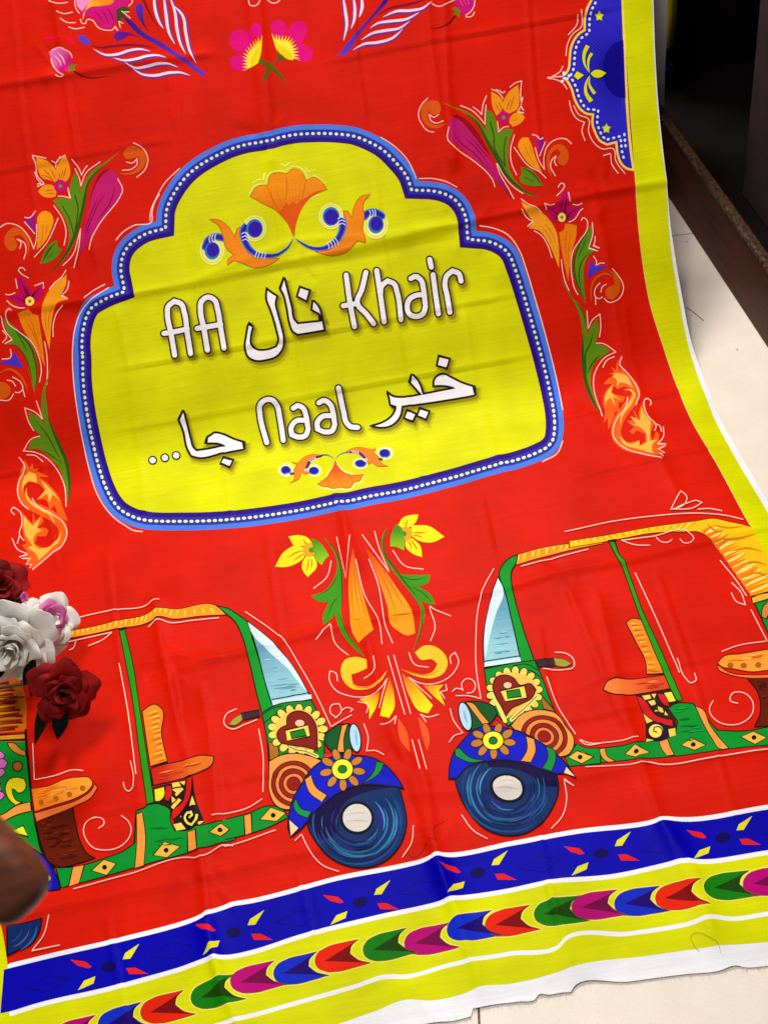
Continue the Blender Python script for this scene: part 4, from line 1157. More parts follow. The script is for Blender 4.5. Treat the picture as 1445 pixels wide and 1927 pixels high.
for s in ('300 540 380 630 440 760', '340 500 420 600 470 740', '600 560 590 760 605 980', '650 600 630 780 620 960', '560 640 570 800'): line('H', s, 1.4, (200, 84, 0), taper='both')
fill('H', '890 528 895 640 860 800 930 830 850 900 810 1000 805 1150 830 1455 750 1300 690 1130 680 960 710 820 770 700', GREEN)
line('H', '885 545 760 740 692 950 702 1130 762 1300 830 1445', 4.0, DGREEN, taper='both'); line('H', '840 650 790 790 730 930', 2.2, DGREEN, taper='both'); line('H', '900 840 820 900 760 1020 750 1130 775 1300', 2.6, DGREEN, taper='both')
fill('H', '885 932 937 1012 1085 1003 960 1080 846 1148', (72, 48, 196), smooth=False)
line('H', '895 1435 900 1250 960 1140 1060 1100 1150 1150 1175 1225', 4.2, DORG, taper='both')
fill('H', '1085 1058 1200 1110 1235 1220 1220 1330 1150 1410 1080 1390 1060 1300 1110 1250 1165 1230 1150 1120', DORG)
white('H', '500 82 520 45 550 30 578 60 560 100 482 182', '620 135 640 248', '365 342 342 268 400 290 458 275', '670 280 750 285 782 262', '625 490 690 460 740 390 760 355 798 330', '62 212 150 280 240 315 308 370', '70 335 130 430 185 470 210 478 140 540', '217 587 300 640 370 740 432 910', '540 925 560 1080 590 1200 635 1300', '775 470 790 440 825 450 848 540 840 580 760 700 680 830 655 980 665 1120 690 1250 738 1348', '902 492 910 620 862 795 970 832', '937 658 930 740 915 765 990 800', '918 890 955 960 950 998 1000 975 1050 975', '1138 1038 1220 1130 1275 1260 1240 1370 1160 1430 1105 1438 1045 1388', '1000 1205 940 1280 945 1370 985 1393 1028 1372', '945 1370 948 1465', '1072 1220 1020 1260 1010 1318')
line('H', '530 1150 610 1290 680 1400 740 1480', 4.4, (88, 110, 14), taper='start')
fill('I', '98 -5 180 80 245 210 275 422 320 320 375 233 400 330 385 440 360 522 440 535 532 600 450 660 370 720 320 820 305 950 340 1110 435 1350 330 1200 250 1000 220 800 205 600 215 400 180 180', GREEN)
line('I', '130 30 225 170 262 330', 2.2, DGREEN, taper='both'); line('I', '218 400 222 700 262 980 340 1180 432 1345', 7.5, DGREEN, taper='both'); line('I', '340 380 300 530 262 600 265 862', 3.0, DGREEN, taper='both'); line('I', '425 640 340 730 268 862', 3.4, DGREEN, taper='both')
white('I', '268 145 282 355 330 250 413 183 425 330 408 447', '368 515 440 515 540 570 595 615 480 670 390 780 345 900 345 1030 390 1200 443 1345', '580 665 490 710 447 790')
part('flame_print', cloth, 'orange flame flourish below the spray beside the yellow border', start=20)
line('I', '640 800 720 900 800 1000 825 1090 780 1180 690 1290 610 1430 600 1560 690 1680 860 1740 1090 1800', 19, FO, taper='both')
fill('I', '620 692 640 830 720 890 800 1000 842 1092 780 1060 700 1010 610 1035 572 990 545 1080 640 1110 702 1120 680 1190 620 1200 642 1305 590 1280 560 1380 510 1502 500 1350 455 1428 470 1300 450 1180 480 1060 560 970 452 978 530 900 600 890 518 850 575 845 540 770 590 820', FO)
fill('I', '892 1208 852 1350 862 1402 778 1258 830 1392 716 1398 800 1470 748 1522 790 1555 830 1510 930 1560 930 1640 860 1682 862 1620 720 1640 625 1555 620 1640 750 1720 1135 1808 1080 1750 1155 1690 1070 1660 1087 1560 1050 1530 1010 1642 990 1560 1040 1440 960 1350', FO)
fill('I', '590 850 690 870 795 1035 700 970 640 960 610 1005 600 920 556 892', FY); fill('I', '562 978 480 1100 470 1265 500 1160 540 1140 592 1245 562 1130 665 1172 600 1130 540 1070', FY)
line('I', '690 1040 770 1060 800 1110 770 1190 690 1290 650 1380 655 1440', 5.5, FY, taper='both')
fill('I', '882 1245 870 1402 758 1348 830 1442 755 1430 870 1480 940 1560 950 1650 860 1692 862 1632 760 1662 628 1568 680 1660 850 1722 1022 1782 1000 1710 1065 1620 980 1642 985 1500 990 1430 920 1330', FY)
white('I', '662 667 640 760 680 810 760 900 845 1050 860 1120 820 1230', '727 1125 712 1230 620 1350 570 1460 565 1560 620 1650 720 1720 900 1780 1115 1838', '980 1225 995 1200 960 1160 920 1180 920 1260 970 1370 1040 1440 1050 1480 1030 1527', '1040 1440 1090 1460 1112 1527', '1133 1465 1130 1590 1065 1665 1165 1665', '1155 1685 1075 1730 1150 1772 1090 1785 1132 1815')

part('centre_flower_print', cloth, 'pair of yellow flowers and orange trumpets between the two rickshaws', start=20)
LG = (60, 142, 14)
YF = (248, 226, 20)
fill('Q', '60 435 120 340 200 300 262 320 250 372 180 425 120 440', YF); fill('Q', '148 240 220 232 280 255 302 290 250 302 180 300', YF); fill('Q', '235 420 260 370 312 370 332 430 273 507 240 460', YF)
fill('Q', '987 95 980 130 940 175 890 187 858 165 890 115 940 100', YF); fill('Q', '945 168 1050 170 1158 241 1080 277 990 266 938 230', YF); fill('Q', '905 272 950 250 1000 300 1013 374 950 350 905 300', YF)
for s in ('180 400 220 370 260 350', '140 380 200 345 250 335', '240 255 260 285 275 305', '215 270 245 290', '265 470 275 430 280 380', '295 450 300 410 295 380', '255 440 262 400', '920 130 910 160 905 190', '895 130 893 165', '1040 215 990 215 945 215', '1020 245 980 235 950 232', '985 330 960 290 935 262', '950 320 935 290 920 265'): line('Q', s, 2.4, (222, 96, 10), taper='both')
ell('Q', 283, 328, 42, 46, (240, 160, 30)); ell('Q', 300, 330, 22, 18, (60, 140, 20)); ell('Q', 908, 222, 40, 46, (240, 160, 30)); ell('Q', 895, 222, 18, 18, (60, 140, 20))
fill('Q', '298 250 350 280 412 367 385 390 365 427 330 400 308 330', LG, grad=('320 280 370 400', (140, 190, 20))); fill('Q', '845 156 880 190 900 260 895 332 850 310 806 305 810 240', LG, grad=('860 200 840 300', (140, 190, 20)))
fill('Q', '372 242 430 310 470 380 495 450 497 600 490 740 520 840 600 960 645 1025 560 950 490 860 460 790 450 735 410 790 373 817 370 760 407 663 340 660 293 625 380 595 440 520 465 420 440 340', LG)
line('Q', '375 245 450 330 485 430 495 560 490 720', 3.0, (30, 84, 6), taper='both'); line('Q', '470 480 420 570 340 625', 1.8, (30, 84, 6), taper='both'); line('Q', '480 620 430 680 400 760', 1.8, (30, 84, 6), taper='both'); line('Q', '480 740 520 850 630 1010', 2.4, (90, 70, 10), taper='both')
fill('Q', '785 178 765 250 770 340 800 410 860 480 960 490 1067 488 1050 540 990 565 1060 610 1102 687 1030 670 1000 650 1028 720 1010 830 950 988 1000 800 1000 700 950 620 860 510 790 420 755 330 755 240', LG)
line('Q', '782 190 762 280 775 360 830 440 920 560 990 640', 3.2, (30, 84, 6), taper='both'); line('Q', '860 490 950 520 1040 505', 1.8, (30, 84, 6), taper='both'); line('Q', '930 560 1010 600 1080 670', 1.8, (30, 84, 6), taper='both'); line('Q', '1015 700 1010 820 955 980', 2.2, (90, 70, 10), taper='both')
fill('Q', '568 318 600 500 640 660 697 845 660 880 600 927 565 870 545 720 540 500', (242, 152, 20), grad=('570 640 566 330', (226, 60, 10))); fill('Q', '643 308 740 420 840 560 950 740 967 862 920 877 860 850 813 812 790 700 720 500', (242, 152, 20), grad=('840 640 660 330', (226, 60, 10)))
for s in ('575 450 585 600 620 780', '560 500 560 650 575 770', '590 500 620 650 660 780', '550 770 600 790 650 770', '720 440 790 580 850 750', '750 440 840 600 910 720', '790 600 830 720', '820 760 880 750 950 740', '625 870 640 820'): line('Q', s, 1.5, (190, 76, 10), taper='both')
fill('Q', '485 1110 510 1040 580 1018 652 1035 657 1090 610 1112 552 1132 570 1190 640 1210 720 1180 788 1102 735 1190 640 1228 545 1215', (250, 196, 40)); fill('Q', '965 985 1030 940 1120 960 1177 1050 1150 1120 1080 1152 1000 1147 868 1093 1000 1130 1080 1110 1112 1060 1080 1032 1000 1030', (250, 196, 40))
line('Q', '545 1150 580 1205 650 1215 720 1185 775 1115', 2.4, (236, 100, 10), taper='both'); line('Q', '1130 1040 1125 1100 1060 1130 900 1105', 2.4, (236, 100, 10), taper='both')
fill('Q', '605 1290 742 1250 720 1330 670 1423 660 1330', (250, 222, 20), grad=('660 1340 735 1255', (236, 110, 20))); fill('Q', '1018 1200 1150 1195 1120 1230 1160 1332 1090 1270', (250, 222, 20), grad=('1130 1270 1030 1205', (236, 110, 20)))
fill('Q', '800 1145 830 1260 832 1350 800 1422 740 1400 770 1270', (250, 226, 20), grad=('790 1360 805 1180', (236, 90, 10))); fill('Q', '878 1115 970 1200 1082 1330 1050 1382 1000 1370 930 1270', (250, 226, 20), grad=('1030 1340 900 1140', (236, 90, 10)))
fill('Q', '860 1418 910 1500 937 1645 870 1560 855 1480', (250, 84, 30)); fill('Q', '985 1400 1040 1470 1060 1570 1045 1632 1005 1500', (250, 84, 30))
white('Q', '460 245 520 515 547 242', '585 400 640 620 735 800 752 935', '625 230 800 473 730 300 705 205', '668 388 730 560 755 700 770 800 822 928', '425 398 400 500 310 580', '822 330 900 430 1022 453', '325 908 420 808 450 930 535 1005', '1198 750 1060 698 1095 830 1065 913', '697 1015 700 1110 635 1157', '925 985 960 1060 1055 1082', '465 1175 450 1120 415 1110 410 1160 450 1230 540 1268 680 1265 740 1230 785 1155 735 1350', '1200 1060 1195 1010 1225 985 1248 1040 1220 1110 1120 1180 1000 1185 920 1145 1075 1285', '790 1010 900 1390', '828 1003 938 1385', '948 1562 1000 1755', '988 1555 1042 1752', '742 1455 800 1450 845 1400 835 1460', '1040 1440 1000 1385 1040 1405 1120 1387', '595 1305 660 1330 650 1380', '1165 1190 1172 1230 1130 1240 1158 1285')
# ------------------------------------------------------------------ the two painted rickshaws
BK = (18, 12, 8)
RG = (4, 142, 42)          # rickshaw green
OB = (240, 152, 62)        # orange band
def diamond(crop, s):
    p = fill(crop, s, (236, 182, 66), ol=1.7, olc=BK, smooth=False)
    cx = sum(q[0] for q in p) / len(p); cy = sum(q[1] for q in p) / len(p)
    CUR.lev += 1; fill_path(ell_path(cx, cy, 4.8, 4.8), BK)
def fringe(crop, quads, n, cols=((250, 226, 60), (236, 130, 30)), w=3.2):
    """short strokes across a strip given by its two long edges"""
    (a, b) = quads
    A = spline(pts_of(crop, a)); B = spline(pts_of(crop, b))
    def at(P, u):
        x = u * (len(P) - 1); i = min(int(x), len(P) - 2); f = x - i
        return (P[i][0] * (1 - f) + P[i + 1][0] * f, P[i][1] * (1 - f) + P[i + 1][1] * f)
    lv = CUR.lev + 1
    for k in range(n):
        u = (k + 0.5 + random.uniform(-.25, .25)) / n
        p, q = at(A, u), at(B, min(1, u + random.uniform(-.004, .004)))
        f0, f1 = random.uniform(0.02, .18), random.uniform(.55, .98)
        CUR.lev = lv
        line_path([(p[0] + (q[0] - p[0]) * f0, p[1] + (q[1] - p[1]) * f0), (p[0] + (q[0] - p[0]) * (f0 + f1) / 2, p[1] + (q[1] - p[1]) * (f0 + f1) / 2), (p[0] + (q[0] - p[0]) * f1, p[1] + (q[1] - p[1]) * f1)], w * random.uniform(.6, 1.15), cols[k % len(cols)], taper='end')
    CUR.lev = lv + 1
def ring_petals(crop, cx, cy, rx, ry, n, pr, c, a0=0, a1=360, ang=0):
    ox, oy, k = CROP[crop]
    lv = CUR.lev + 1
    for i in range(n):
        a = math.radians(a0 + (a1 - a0) * i / (n if a1 - a0 == 360 else n - 1))
        x, y = cx + rx * math.cos(a), cy + ry * math.sin(a)
        CUR.lev = lv; p = ell_path(ox + x / k, oy + y / k, pr[0] / k, pr[1] / k, math.degrees(a) + ang, 12)
        fill_path(p, c); CUR.lev = lv + 1; line_path(p, 1.5, BK, closed=True)
    CUR.lev = lv + 3
_rt = random.Random(3)
def brush(n, mir=False):
    out = []
    for k in range(n):
        r = _rt.uniform(125, 315); a = _rt.uniform(-45, 175); ln = _rt.uniform(18, 60)
        c = _rt.choice([(30, 84, 140), (12, 26, 84), (48, 116, 160), (20, 60, 120), (40, 40, 130), (8, 18, 60)])
        out.append((r, r * .96, a, a + ln, _rt.uniform(1.6, 4.2), c))
    return out
def tyre_arcs(crop, cx, cy, arcs, ang=0):
    ox, oy, k = CROP[crop]
    for rx, ry, a0, a1, w, c in arcs:
        p = []
        for i in range(15):
            a = math.radians(a0 + (a1 - a0) * i / 14)
            x, y = rx * math.cos(a), ry * math.sin(a)
            t = math.radians(ang)
            p.append((ox + (cx + x * math.cos(t) - y * math.sin(t)) / k, oy + (cy + x * math.sin(t) + y * math.cos(t)) / k))
        line_path(p, w, c, taper='both')

# --- rickshaw beside the roses
part('rickshaw_print', cloth, 'painted green auto rickshaw beside the roses', start=20)
RK = CUR
fill('N', '-60 76 225 78 250 300 278 600 312 800 362 1045 280 985 180 955 -60 900', (4, 146, 40))
fill('M', '-60 1080 140 1100 245 1300 268 1692 -60 1722', (206, 104, 10))
for k in range(26):
    y = 1130 + k * 22; x1 = 60 + 190 * min(1, (y - 1050) / 400)
    line('M', '%d %d %d %d %d %d' % (-50, y + 20, int(x1 * .4), y + random.randint(-6, 8), int(x1 * random.uniform(.6, 1)), y - 4), random.uniform(3, 6), ((150, 26, 2), (120, 20, 2), (226, 150, 30))[k % 3], taper='start' if k % 3 < 2 else 'end')
line('M', '-60 1175 60 1120 150 1080', 2.6, BK); line('M', '-60 1410 110 1370 245 1352', 2.6, BK)
fill('N', '-60 24 216 10 218 60 -60 72', (222, 150, 20), ol=2.2)
fill('N', '65 90 122 90 180 140 226 165 226 207 140 180 90 140', (214, 134, 40), ol=1.8); ell('N', 155, 293, 44, 44, (170, 100, 34), ol=2.2)
fill('N', '50 480 80 410 150 388 215 405 232 460 205 515 160 528 132 500 110 490 118 540 150 590 200 605 140 632 90 590 60 540', (246, 220, 26), ol=2.0)
fill('N', '-60 775 60 690 150 632 272 600 276 682 150 715 50 765 -60 840', OB, ol=2.0)
fill('N', '90 862 205 805 246 902', (236, 240, 50), ol=2.4, smooth=False)
for s in ('-60 165 20 168 48 195 20 240 -60 260', '-60 250 40 232 72 262 50 300 -60 320', '-60 320 30 310 52 345 20 380 -60 385', '-60 395 8 400 12 440 -60 452', '-60 470 2 460 22 505 -60 515', '-60 520 30 518 50 545 20 580 -60 600'): fill('N', s, (222, 120, 196), ol=1.8, olc=(60, 10, 60))
fill('N', '205 990 300 1012 400 1092 470 1192 522 1352 420 1367 380 1290 300 1152', (8, 14, 178), ol=2.4); ell('N', 420, 1257, 25, 27, (232, 222, 70), ol=1.5); fill('N', '250 1142 310 1112 328 1192', (226, 206, 40), ol=1.5, smooth=False)
line('N', '225 -20 232 100 252 310 290 650 325 850 375 1040 430 1110 472 1165', 4.6, BK)
fill('O', '20 1772 160 1762 330 1712 470 1655 528 1612 538 1400 585 1385 610 1365 680 1352 742 1350 760 1400 762 1470 790 1530 870 1530 960 1502 1170 1455 1182 1460 1182 1590 930 1662 600 1750 360 1822 50 1902', RG, ol=2.2, corner=35)
fill('P', '90 1512 240 1470 380 1418 470 1428 508 1498 380 1562 120 1642 90 1650', RG, ol=2.2, corner=35); fill('P', '70 1520 140 1504 140 1632 70 1652', RG, smooth=False)
fill('O', '540 1420 580 1410 600 1560 590 1760 530 1776 542 1600', OB, ol=1.7); fill('O', '873 1540 930 1535 936 1656 875 1671', OB, ol=1.7, smooth=False); fill('O', '130 1766 205 1754 170 1872 100 1892', OB, ol=1.7, smooth=False); fill('P', '212 1484 262 1472 266 1600 218 1617', OB, ol=1.7)
for c, s in (('O', '250 1790 330 1718 412 1745 350 1822'), ('O', '650 1690 720 1602 826 1635 740 1707'), ('P', '-20 1600 60 1543 116 1580 58 1634'), ('P', '318 1512 390 1428 492 1465 430 1524')): diamond(c, s)
fill('N', '315 780 480 720 632 655 660 800 700 950 762 1052 822 1086 700 1126 480 1152 420 1112 370 1002', (98, 22, 2), ol=2.4)
fill('N', '275 490 420 465 570 405 680 390 785 402 805 440 770 502 680 562 480 632 300 692', (250, 158, 46), grad=('700 440 320 560', (248, 120, 16)), ol=2.0, olc=(110, 20, 0)); fill('N', '300 702 480 652 700 572 800 492 822 440 846 480 795 562 650 642 318 777', (244, 118, 52), ol=1.8, olc=(110, 20, 0))
for x, y in ((362, 612), (488, 576), (605, 540), (718, 486)): ell('N', x, y, 24, 26, (176, 100, 10))
part('seat_print', RK, start=CUR.lev)
fill('O', '577 755 620 720 660 708 697 730 703 900 742 1082 630 1116 602 930', (240, 134, 26), ol=2.0)
fringe('O', ('690 740 700 900 730 1080', '590 770 610 930 640 1110'), 20, ((252, 196, 70), (206, 84, 10)), 3.4)
fill('O', '632 1130 730 1098 850 1072 960 1043 1042 1055 1036 1102 960 1147 850 1187 648 1238', (226, 112, 34), grad=('960 1090 720 1170', (204, 34, 14)), ol=2.0)
part('engine_print', RK, start=CUR.lev)
fill('O', '648 1250 860 1195 905 1180 930 1340 985 1480 870 1530 790 1535 760 1400 655 1345', (40, 20, 14)); fill('O', '655 1262 720 1245 722 1310 690 1342 660 1342', (244, 220, 40), ol=1.6)
for s in ('770 1222 812 1212 830 1240 775 1250', '818 1212 858 1206 850 1235', '770 1262 826 1250 800 1285', '832 1248 846 1262 800 1310 790 1296', '770 1310 796 1330 770 1350', '812 1320 832 1330 780 1392 764 1376', '905 1310 926 1372 890 1382', '782 1492 830 1480 862 1522 800 1532', '930 1482 982 1474 950 1502', '826 1440 846 1425 842 1470'): fill('O', s, (240, 206, 84))
fill('O', '730 1240 765 1238 772 1300 750 1342 722 1332', (206, 24, 20), ol=1.4); fill('O', '868 1190 902 1180 892 1310 840 1402 780 1462 770 1420 840 1340', (206, 24, 20), ol=1.4)
ell('O', 893, 1450, 62, 66, (30, 12, 44)); line('O', '890 1450 906 1440 900 1420 872 1418 856 1445 870 1480 905 1500 930 1470 936 1440', 4.0, (246, 224, 60))
part('canopy_print', RK, start=CUR.lev)
fill('O', '60 240 250 208 430 165 600 130 640 110 680 95 800 96 1060 76 1122 130 960 141 780 161 690 152 650 170 580 195 420 220 250 256 60 290', (244, 152, 34), ol=1.5, olc=(90, 30, 0)); fringe('O', ('80 236 250 212 430 168 600 132 680 98 800 98 1060 80', '80 284 250 254 420 218 580 193 690 150 780 159 1110 130'), 52)
fill('O', '428 230 465 224 512 420 562 740 612 1060 658 1350 610 1362 558 1010 518 700 468 430', (40, 150, 14), ol=1.8); line('O', '425 222 472 214', 3.0, BK)
fill('P', '30 76 100 93 180 140 232 180 270 300 320 460 360 600 406 745 330 792 300 680 240 420 200 280 150 180 80 118', (10, 150, 40), ol=2.2)
part('windscreen_print', RK, start=CUR.lev)
fill('P', '235 178 340 260 450 370 560 510 640 650 667 697 400 741 350 580 300 380 260 250', (96, 160, 184), grad=('300 330 520 680', (150, 204, 214)), ol=2.4)
fill('P', '237 182 340 262 450 372 560 512 636 648 600 612 500 490 380 382 262 252', (214, 234, 244)); fill('P', '400 708 660 666 666 694 402 738', (206, 226, 240)); line('P', '396 700 640 655', 2.2, (10, 50, 70))
for s in ('320 430 470 410', '340 520 540 500', '365 590 590 570', '300 360 380 350'): line('P', s, 1.6, (70, 130, 160), taper='both')
part('front_panel_print', RK, start=CUR.lev)
fill('P', '330 792 405 745 660 703 692 760 742 900 748 1110 600 1062 450 1082 380 1152 362 950', (6, 138, 36), ol=2.2)
line('P', '335 800 420 752 470 742', 1.8, BK); line('P', '345 860 420 800 500 750', 1.8, BK)
fill('P', '375 985 430 1010 442 1082 385 1140', (172, 106, 28), ol=1.6)
ring_petals('P', 572, 905, 168, 142, 17, (36, 27), (246, 212, 92), a0=60, a1=400); fill('P', '430 860 480 800 570 765 650 790 700 860 712 950 700 1040 600 1030 480 1000 420 940', (240, 190, 80))
for s in ('500 1010 560 1040 620 1050 700 1085', ): line('P', s, 7, (244, 220, 110)); line('P', s, 1.5, BK)
fill('P', '498 875 505 810 565 778 640 798 690 865 702 960 703 1046 620 1022 520 1008 450 985 433 930 465 888', (134, 24, 12), ol=2.2); ell('P', 585, 860, 34, 26, (244, 190, 160), ol=1.4)
fill('P', '488 908 640 872 656 950 500 982', (244, 214, 80), ol=1.8, smooth=False); fill('P', '520 922 615 898 630 945 530 966', (20, 124, 24), ol=1.6, smooth=False)
fill('P', '380 1180 380 1120 450 1082 560 1065 660 1085 745 1120 700 1300 560 1440 430 1420 385 1340', (242, 156, 70), ol=2.0)
for r, c in ((150, (148, 30, 14)), (122, (240, 140, 66)), (98, (150, 32, 14)), (70, (240, 130, 66)), (46, (150, 20, 10))): ell('P', 545, 1270, r, r * 1.02, c, ol=1.4)
part('handlebar_print', RK, start=CUR.lev)
fill('P', '190 796 312 768 318 815 200 842', (56, 36, 50), ol=1.4, smooth=False); fill('P', '108 872 130 840 195 798 202 842 150 876', (160, 150, 58), ol=1.5, olc=(80, 60, 10))
part('headlight_print', RK, start=CUR.lev)
fill('P', '750 1062 836 1066 740 1122', (222, 40, 30), ol=1.5, smooth=False)
fill('P', '753 945 800 900 860 868 918 863 936 1056 850 1064 768 1020', (12, 84, 34), ol=2.4); fill('P', '868 872 907 864 882 960 884 1060 835 1058 850 960', (240, 152, 62), ol=1.8); ell('P', 957, 960, 38, 97, (176, 214, 238), ang=-8, ol=2.4); line('P', '960 900 966 970 975 1020', 3, (110, 170, 220), taper='both')
part('wheel_print', RK, 'round dark blue front tyre with pale hub', start=CUR.lev)
ty = fill('P', '640 1530 680 1640 780 1760 900 1822 1020 1837 1160 1790 1262 1680 1302 1540 1282 1400 1250 1290 1050 1270 900 1300 780 1380 690 1450', (16, 44, 98), ol=2.6, olc=(8, 8, 30))
fill('P', '640 1530 690 1450 800 1360 920 1300 1100 1272 1240 1292 1000 1340 900 1390 850 1470 850 1560 800 1650 710 1650', (18, 4, 60))
ARC = [(250, 245, -40, 70, 4.5, (44, 120, 160)), (205, 200, -30, 60, 3.6, (50, 110, 170)), (300, 285, 10, 130, 4.0, (22, 74, 130)), (255, 250, 60, 150, 4, (10, 26, 74)), (215, 205, 40, 140, 4, (34, 92, 140)), (170, 160, 20, 150, 3.2, (20, 66, 124)), (300, 290, -45, 20, 5, (20, 60, 116)), (280, 268, 30, 110, 3.4, (12, 24, 78)), (185, 178, -50, 20, 3.0, (70, 150, 190)), (150, 142, 60, 200, 4, (12, 20, 70)), (225, 218, 95, 150, 3, (48, 104, 150)), (268, 260, -20, 30, 3, (60, 130, 176))]
tyre_arcs('P', 970, 1530, ARC[:4] + [q for q in brush(46) if q[0] < 300] + ARC)
ell('P', 970, 1504, 114, 112, (8, 8, 24)); ell('P', 972, 1504, 96, 94, (214, 206, 196))
for s in ('890 1480 980 1470 1050 1478', '900 1530 980 1522 1060 1530', '930 1570 1020 1562'): line('P', s, 2.2, (186, 176, 178), taper='both')
part('mudguard_print', RK, 'blue striped mudguard with a sunflower', start=CUR.lev)
fill('P', '520 1605 515 1480 540 1380 600 1270 680 1160 800 1092 950 1080 1080 1100 1180 1160 1240 1230 1282 1303 1180 1290 1050 1278 900 1308 780 1380 680 1470 600 1572 535 1625', (12, 22, 190), ol=2.8)
fill('P', '618 1240 662 1213 692 1290 772 1352 735 1397 650 1330', OB, ol=1.8); fill('P', '560 1372 600 1440 668 1460 640 1505 570 1472 543 1412', (10, 142, 70), ol=1.8); fill('P', '513 1515 582 1572 524 1630', (246, 206, 160), ol=1.8, smooth=False); fill('P', '1100 1118 1152 1130 1120 1200 1000 1282 1082 1190', (10, 142, 60), ol=1.6)
ring_petals('P', 873, 1175, 112, 104, 9, (44, 26), (196, 124, 44), a0=8, a1=368); ell('P', 873, 1175, 72, 70, (244, 236, 50), ol=2.0); ell('P', 873, 1175, 29, 27, (20, 120, 40), ol=1.8)
part('white_scroll_lines', RK, start=CUR.lev)
white('O', '25 190 230 135 400 100 600 75 665 40 690 38', '60 316 385 245 330 290 228 335', '150 305 130 350 105 360', '620 213 680 175 760 188 900 172 1075 152', '430 447 480 720 540 1170', '505 1080 525 1210 515 1260 490 1278 468 1260 458 1218', '135 1912 500 1815 880 1710 930 1715 1150 1630 1170 1635')
white('N', '288 100 305 418 480 380 650 330 725 338', '855 835 905 790 890 750 835 735 760 770 728 840 750 930 810 1000 920 1020 1040 990 1120 910 1138 840 1110 770 1050 720')
white('P', '165 765 90 810 80 870 120 900 220 870 300 838', '310 900 340 1080 340 1330', '0 1490 100 1475 250 1430 335 1375', '220 115 400 240 460 290 600 500 700 680 795 885 870 840 935 805', '835 825 790 790 800 740 850 730 865 780 820 828', '860 780 900 755 942 765 925 785', '1015 865 1045 960 1035 1050 1100 1050 1150 1075', '555 1660 600 1615 650 1720 740 1820 850 1865', '1350 1555 1340 1660 1275 1770', '80 1700 120 1690 425 1585')
fill('T', '40 250 120 240 240 210 225 280 180 350 100 390 42 420', (14, 40, 98), ol=2.0, olc=(8, 8, 30))
tyre_arcs('T', 20, 250, [(190, 160, 0, 60, 4, (40, 100, 150)), (150, 130, 10, 70, 3, (70, 90, 160)), (110, 100, 10, 70, 3, (30, 70, 130))])
white('T', '280 190 250 300 180 393 340 360')

RK_A = RK
# --- rickshaw beside the yellow border
part('rickshaw_print', cloth, 'painted green auto rickshaw with yellow pleated hood beside the yellow border', start=20)
RK = CUR
fill('S', '1150 770 1290 715 1400 900 1400 1320 1290 1080 1200 880', (4, 142, 40), ol=2.4); fill('S', '1148 772 1200 750 1300 735 1300 772 1160 812', (236, 172, 50), ol=2.2); fill('S', '1256 800 1225 830 1212 900 1245 915 1290 830', (206, 130, 50), ol=1.8)
fill('S', '-30 1712 60 1745 200 1745 450 1710 560 1690 655 1652 670 1580 610 1490 650 1465 770 1463 800 1500 930 1640 1100 1646 1300 1612 1440 1590 1440 1720 1290 1738 1000 1767 650 1812 350 1832 -30 1868', RG, ol=2.2, corner=35)
fill('R', '773 1352 850 1262 900 1285 997 1288 997 1392 800 1408', RG, ol=2.0, corner=35)
fill('S', '163 1750 200 1748 215 1800 268 1837 220 1842 175 1800', OB, ol=1.7); fill('S', '548 1705 605 1690 630 1760 652 1802 600 1807 568 1760', OB, ol=1.7); fill('S', '783 1480 827 1500 882 1610 942 1690 1002 1762 948 1767 888 1690 838 1600', OB, ol=1.7)
for c, s in (('S', '328 1790 392 1733 492 1780 400 1817'), ('S', '693 1735 760 1688 852 1735 780 1772'), ('S', '1078 1685 1160 1648 1248 1690 1170 1737'), ('S', '-30 1800 50 1768 132 1808 40 1852'), ('R', '793 1350 850 1308 952 1345 880 1392')): diamond(c, s)
fill('S', '1118 1300 1440 1290 1440 1600 1165 1622 1202 1540 1190 1400', (98, 22, 2), ol=2.4)
fill('S', '928 1200 960 1163 1080 1140 1256 1113 1440 1090 1440 1240 1256 1252 1150 1262 1030 1240 950 1222', (250, 152, 46), ol=2.0, olc=(110, 20, 0)); fill('S', '928 1212 1000 1262 1150 1282 1256 1280 1440 1270 1440 1292 1256 1302 1130 1302 1000 1277 933 1240', (244, 118, 52), ol=1.8, olc=(110, 20, 0))
for x, y in ((1012, 1217), (1098, 1220), (1192, 1217)): ell('S', x, y, 21, 20, (166, 90, 10))
part('seat_print', RK, start=CUR.lev)
fill('S', '336 935 370 908 440 915 500 1050 582 1267 470 1270 462 1190 400 1060', (240, 134, 26), ol=2.0); fringe('S', ('350 930 420 1070 480 1260', '440 920 500 1060 575 1265'), 18, ((252, 196, 70), (206, 84, 10)), 3.2)
fill('S', '188 1370 210 1330 400 1300 600 1273 632 1367 440 1397 330 1412 240 1402', (240, 124, 54), grad=('240 1370 520 1340', (214, 66, 24)), ol=2.0)
part('engine_print', RK, start=CUR.lev)
fill('S', '395 1402 640 1370 672 1452 612 1490 660 1580 658 1660 600 1692 462 1714 462 1600', (50, 24, 14)); fill('S', '580 1395 640 1385 670 1450 612 1460', (244, 220, 70), ol=1.6)
for s in ('440 1412 490 1405 500 1430 460 1440', '500 1402 532 1400 520 1430', '480 1450 520 1440 530 1470 500 1478', '540 1480 570 1490 580 1520 556 1515', '590 1510 610 1540 585 1535', '445 1512 520 1570 470 1590', '610 1630 655 1622 658 1670 620 1680', '470 1690 520 1700 466 1712', '530 1500 548 1510 520 1512'): fill('S', s, (240, 206, 84))
fill('S', '400 1410 430 1420 540 1542 640 1570 642 1612 530 1582 450 1522', (206, 24, 34), ol=1.4); fill('S', '538 1400 570 1400 622 1482 580 1472', (206, 24, 34), ol=1.4)
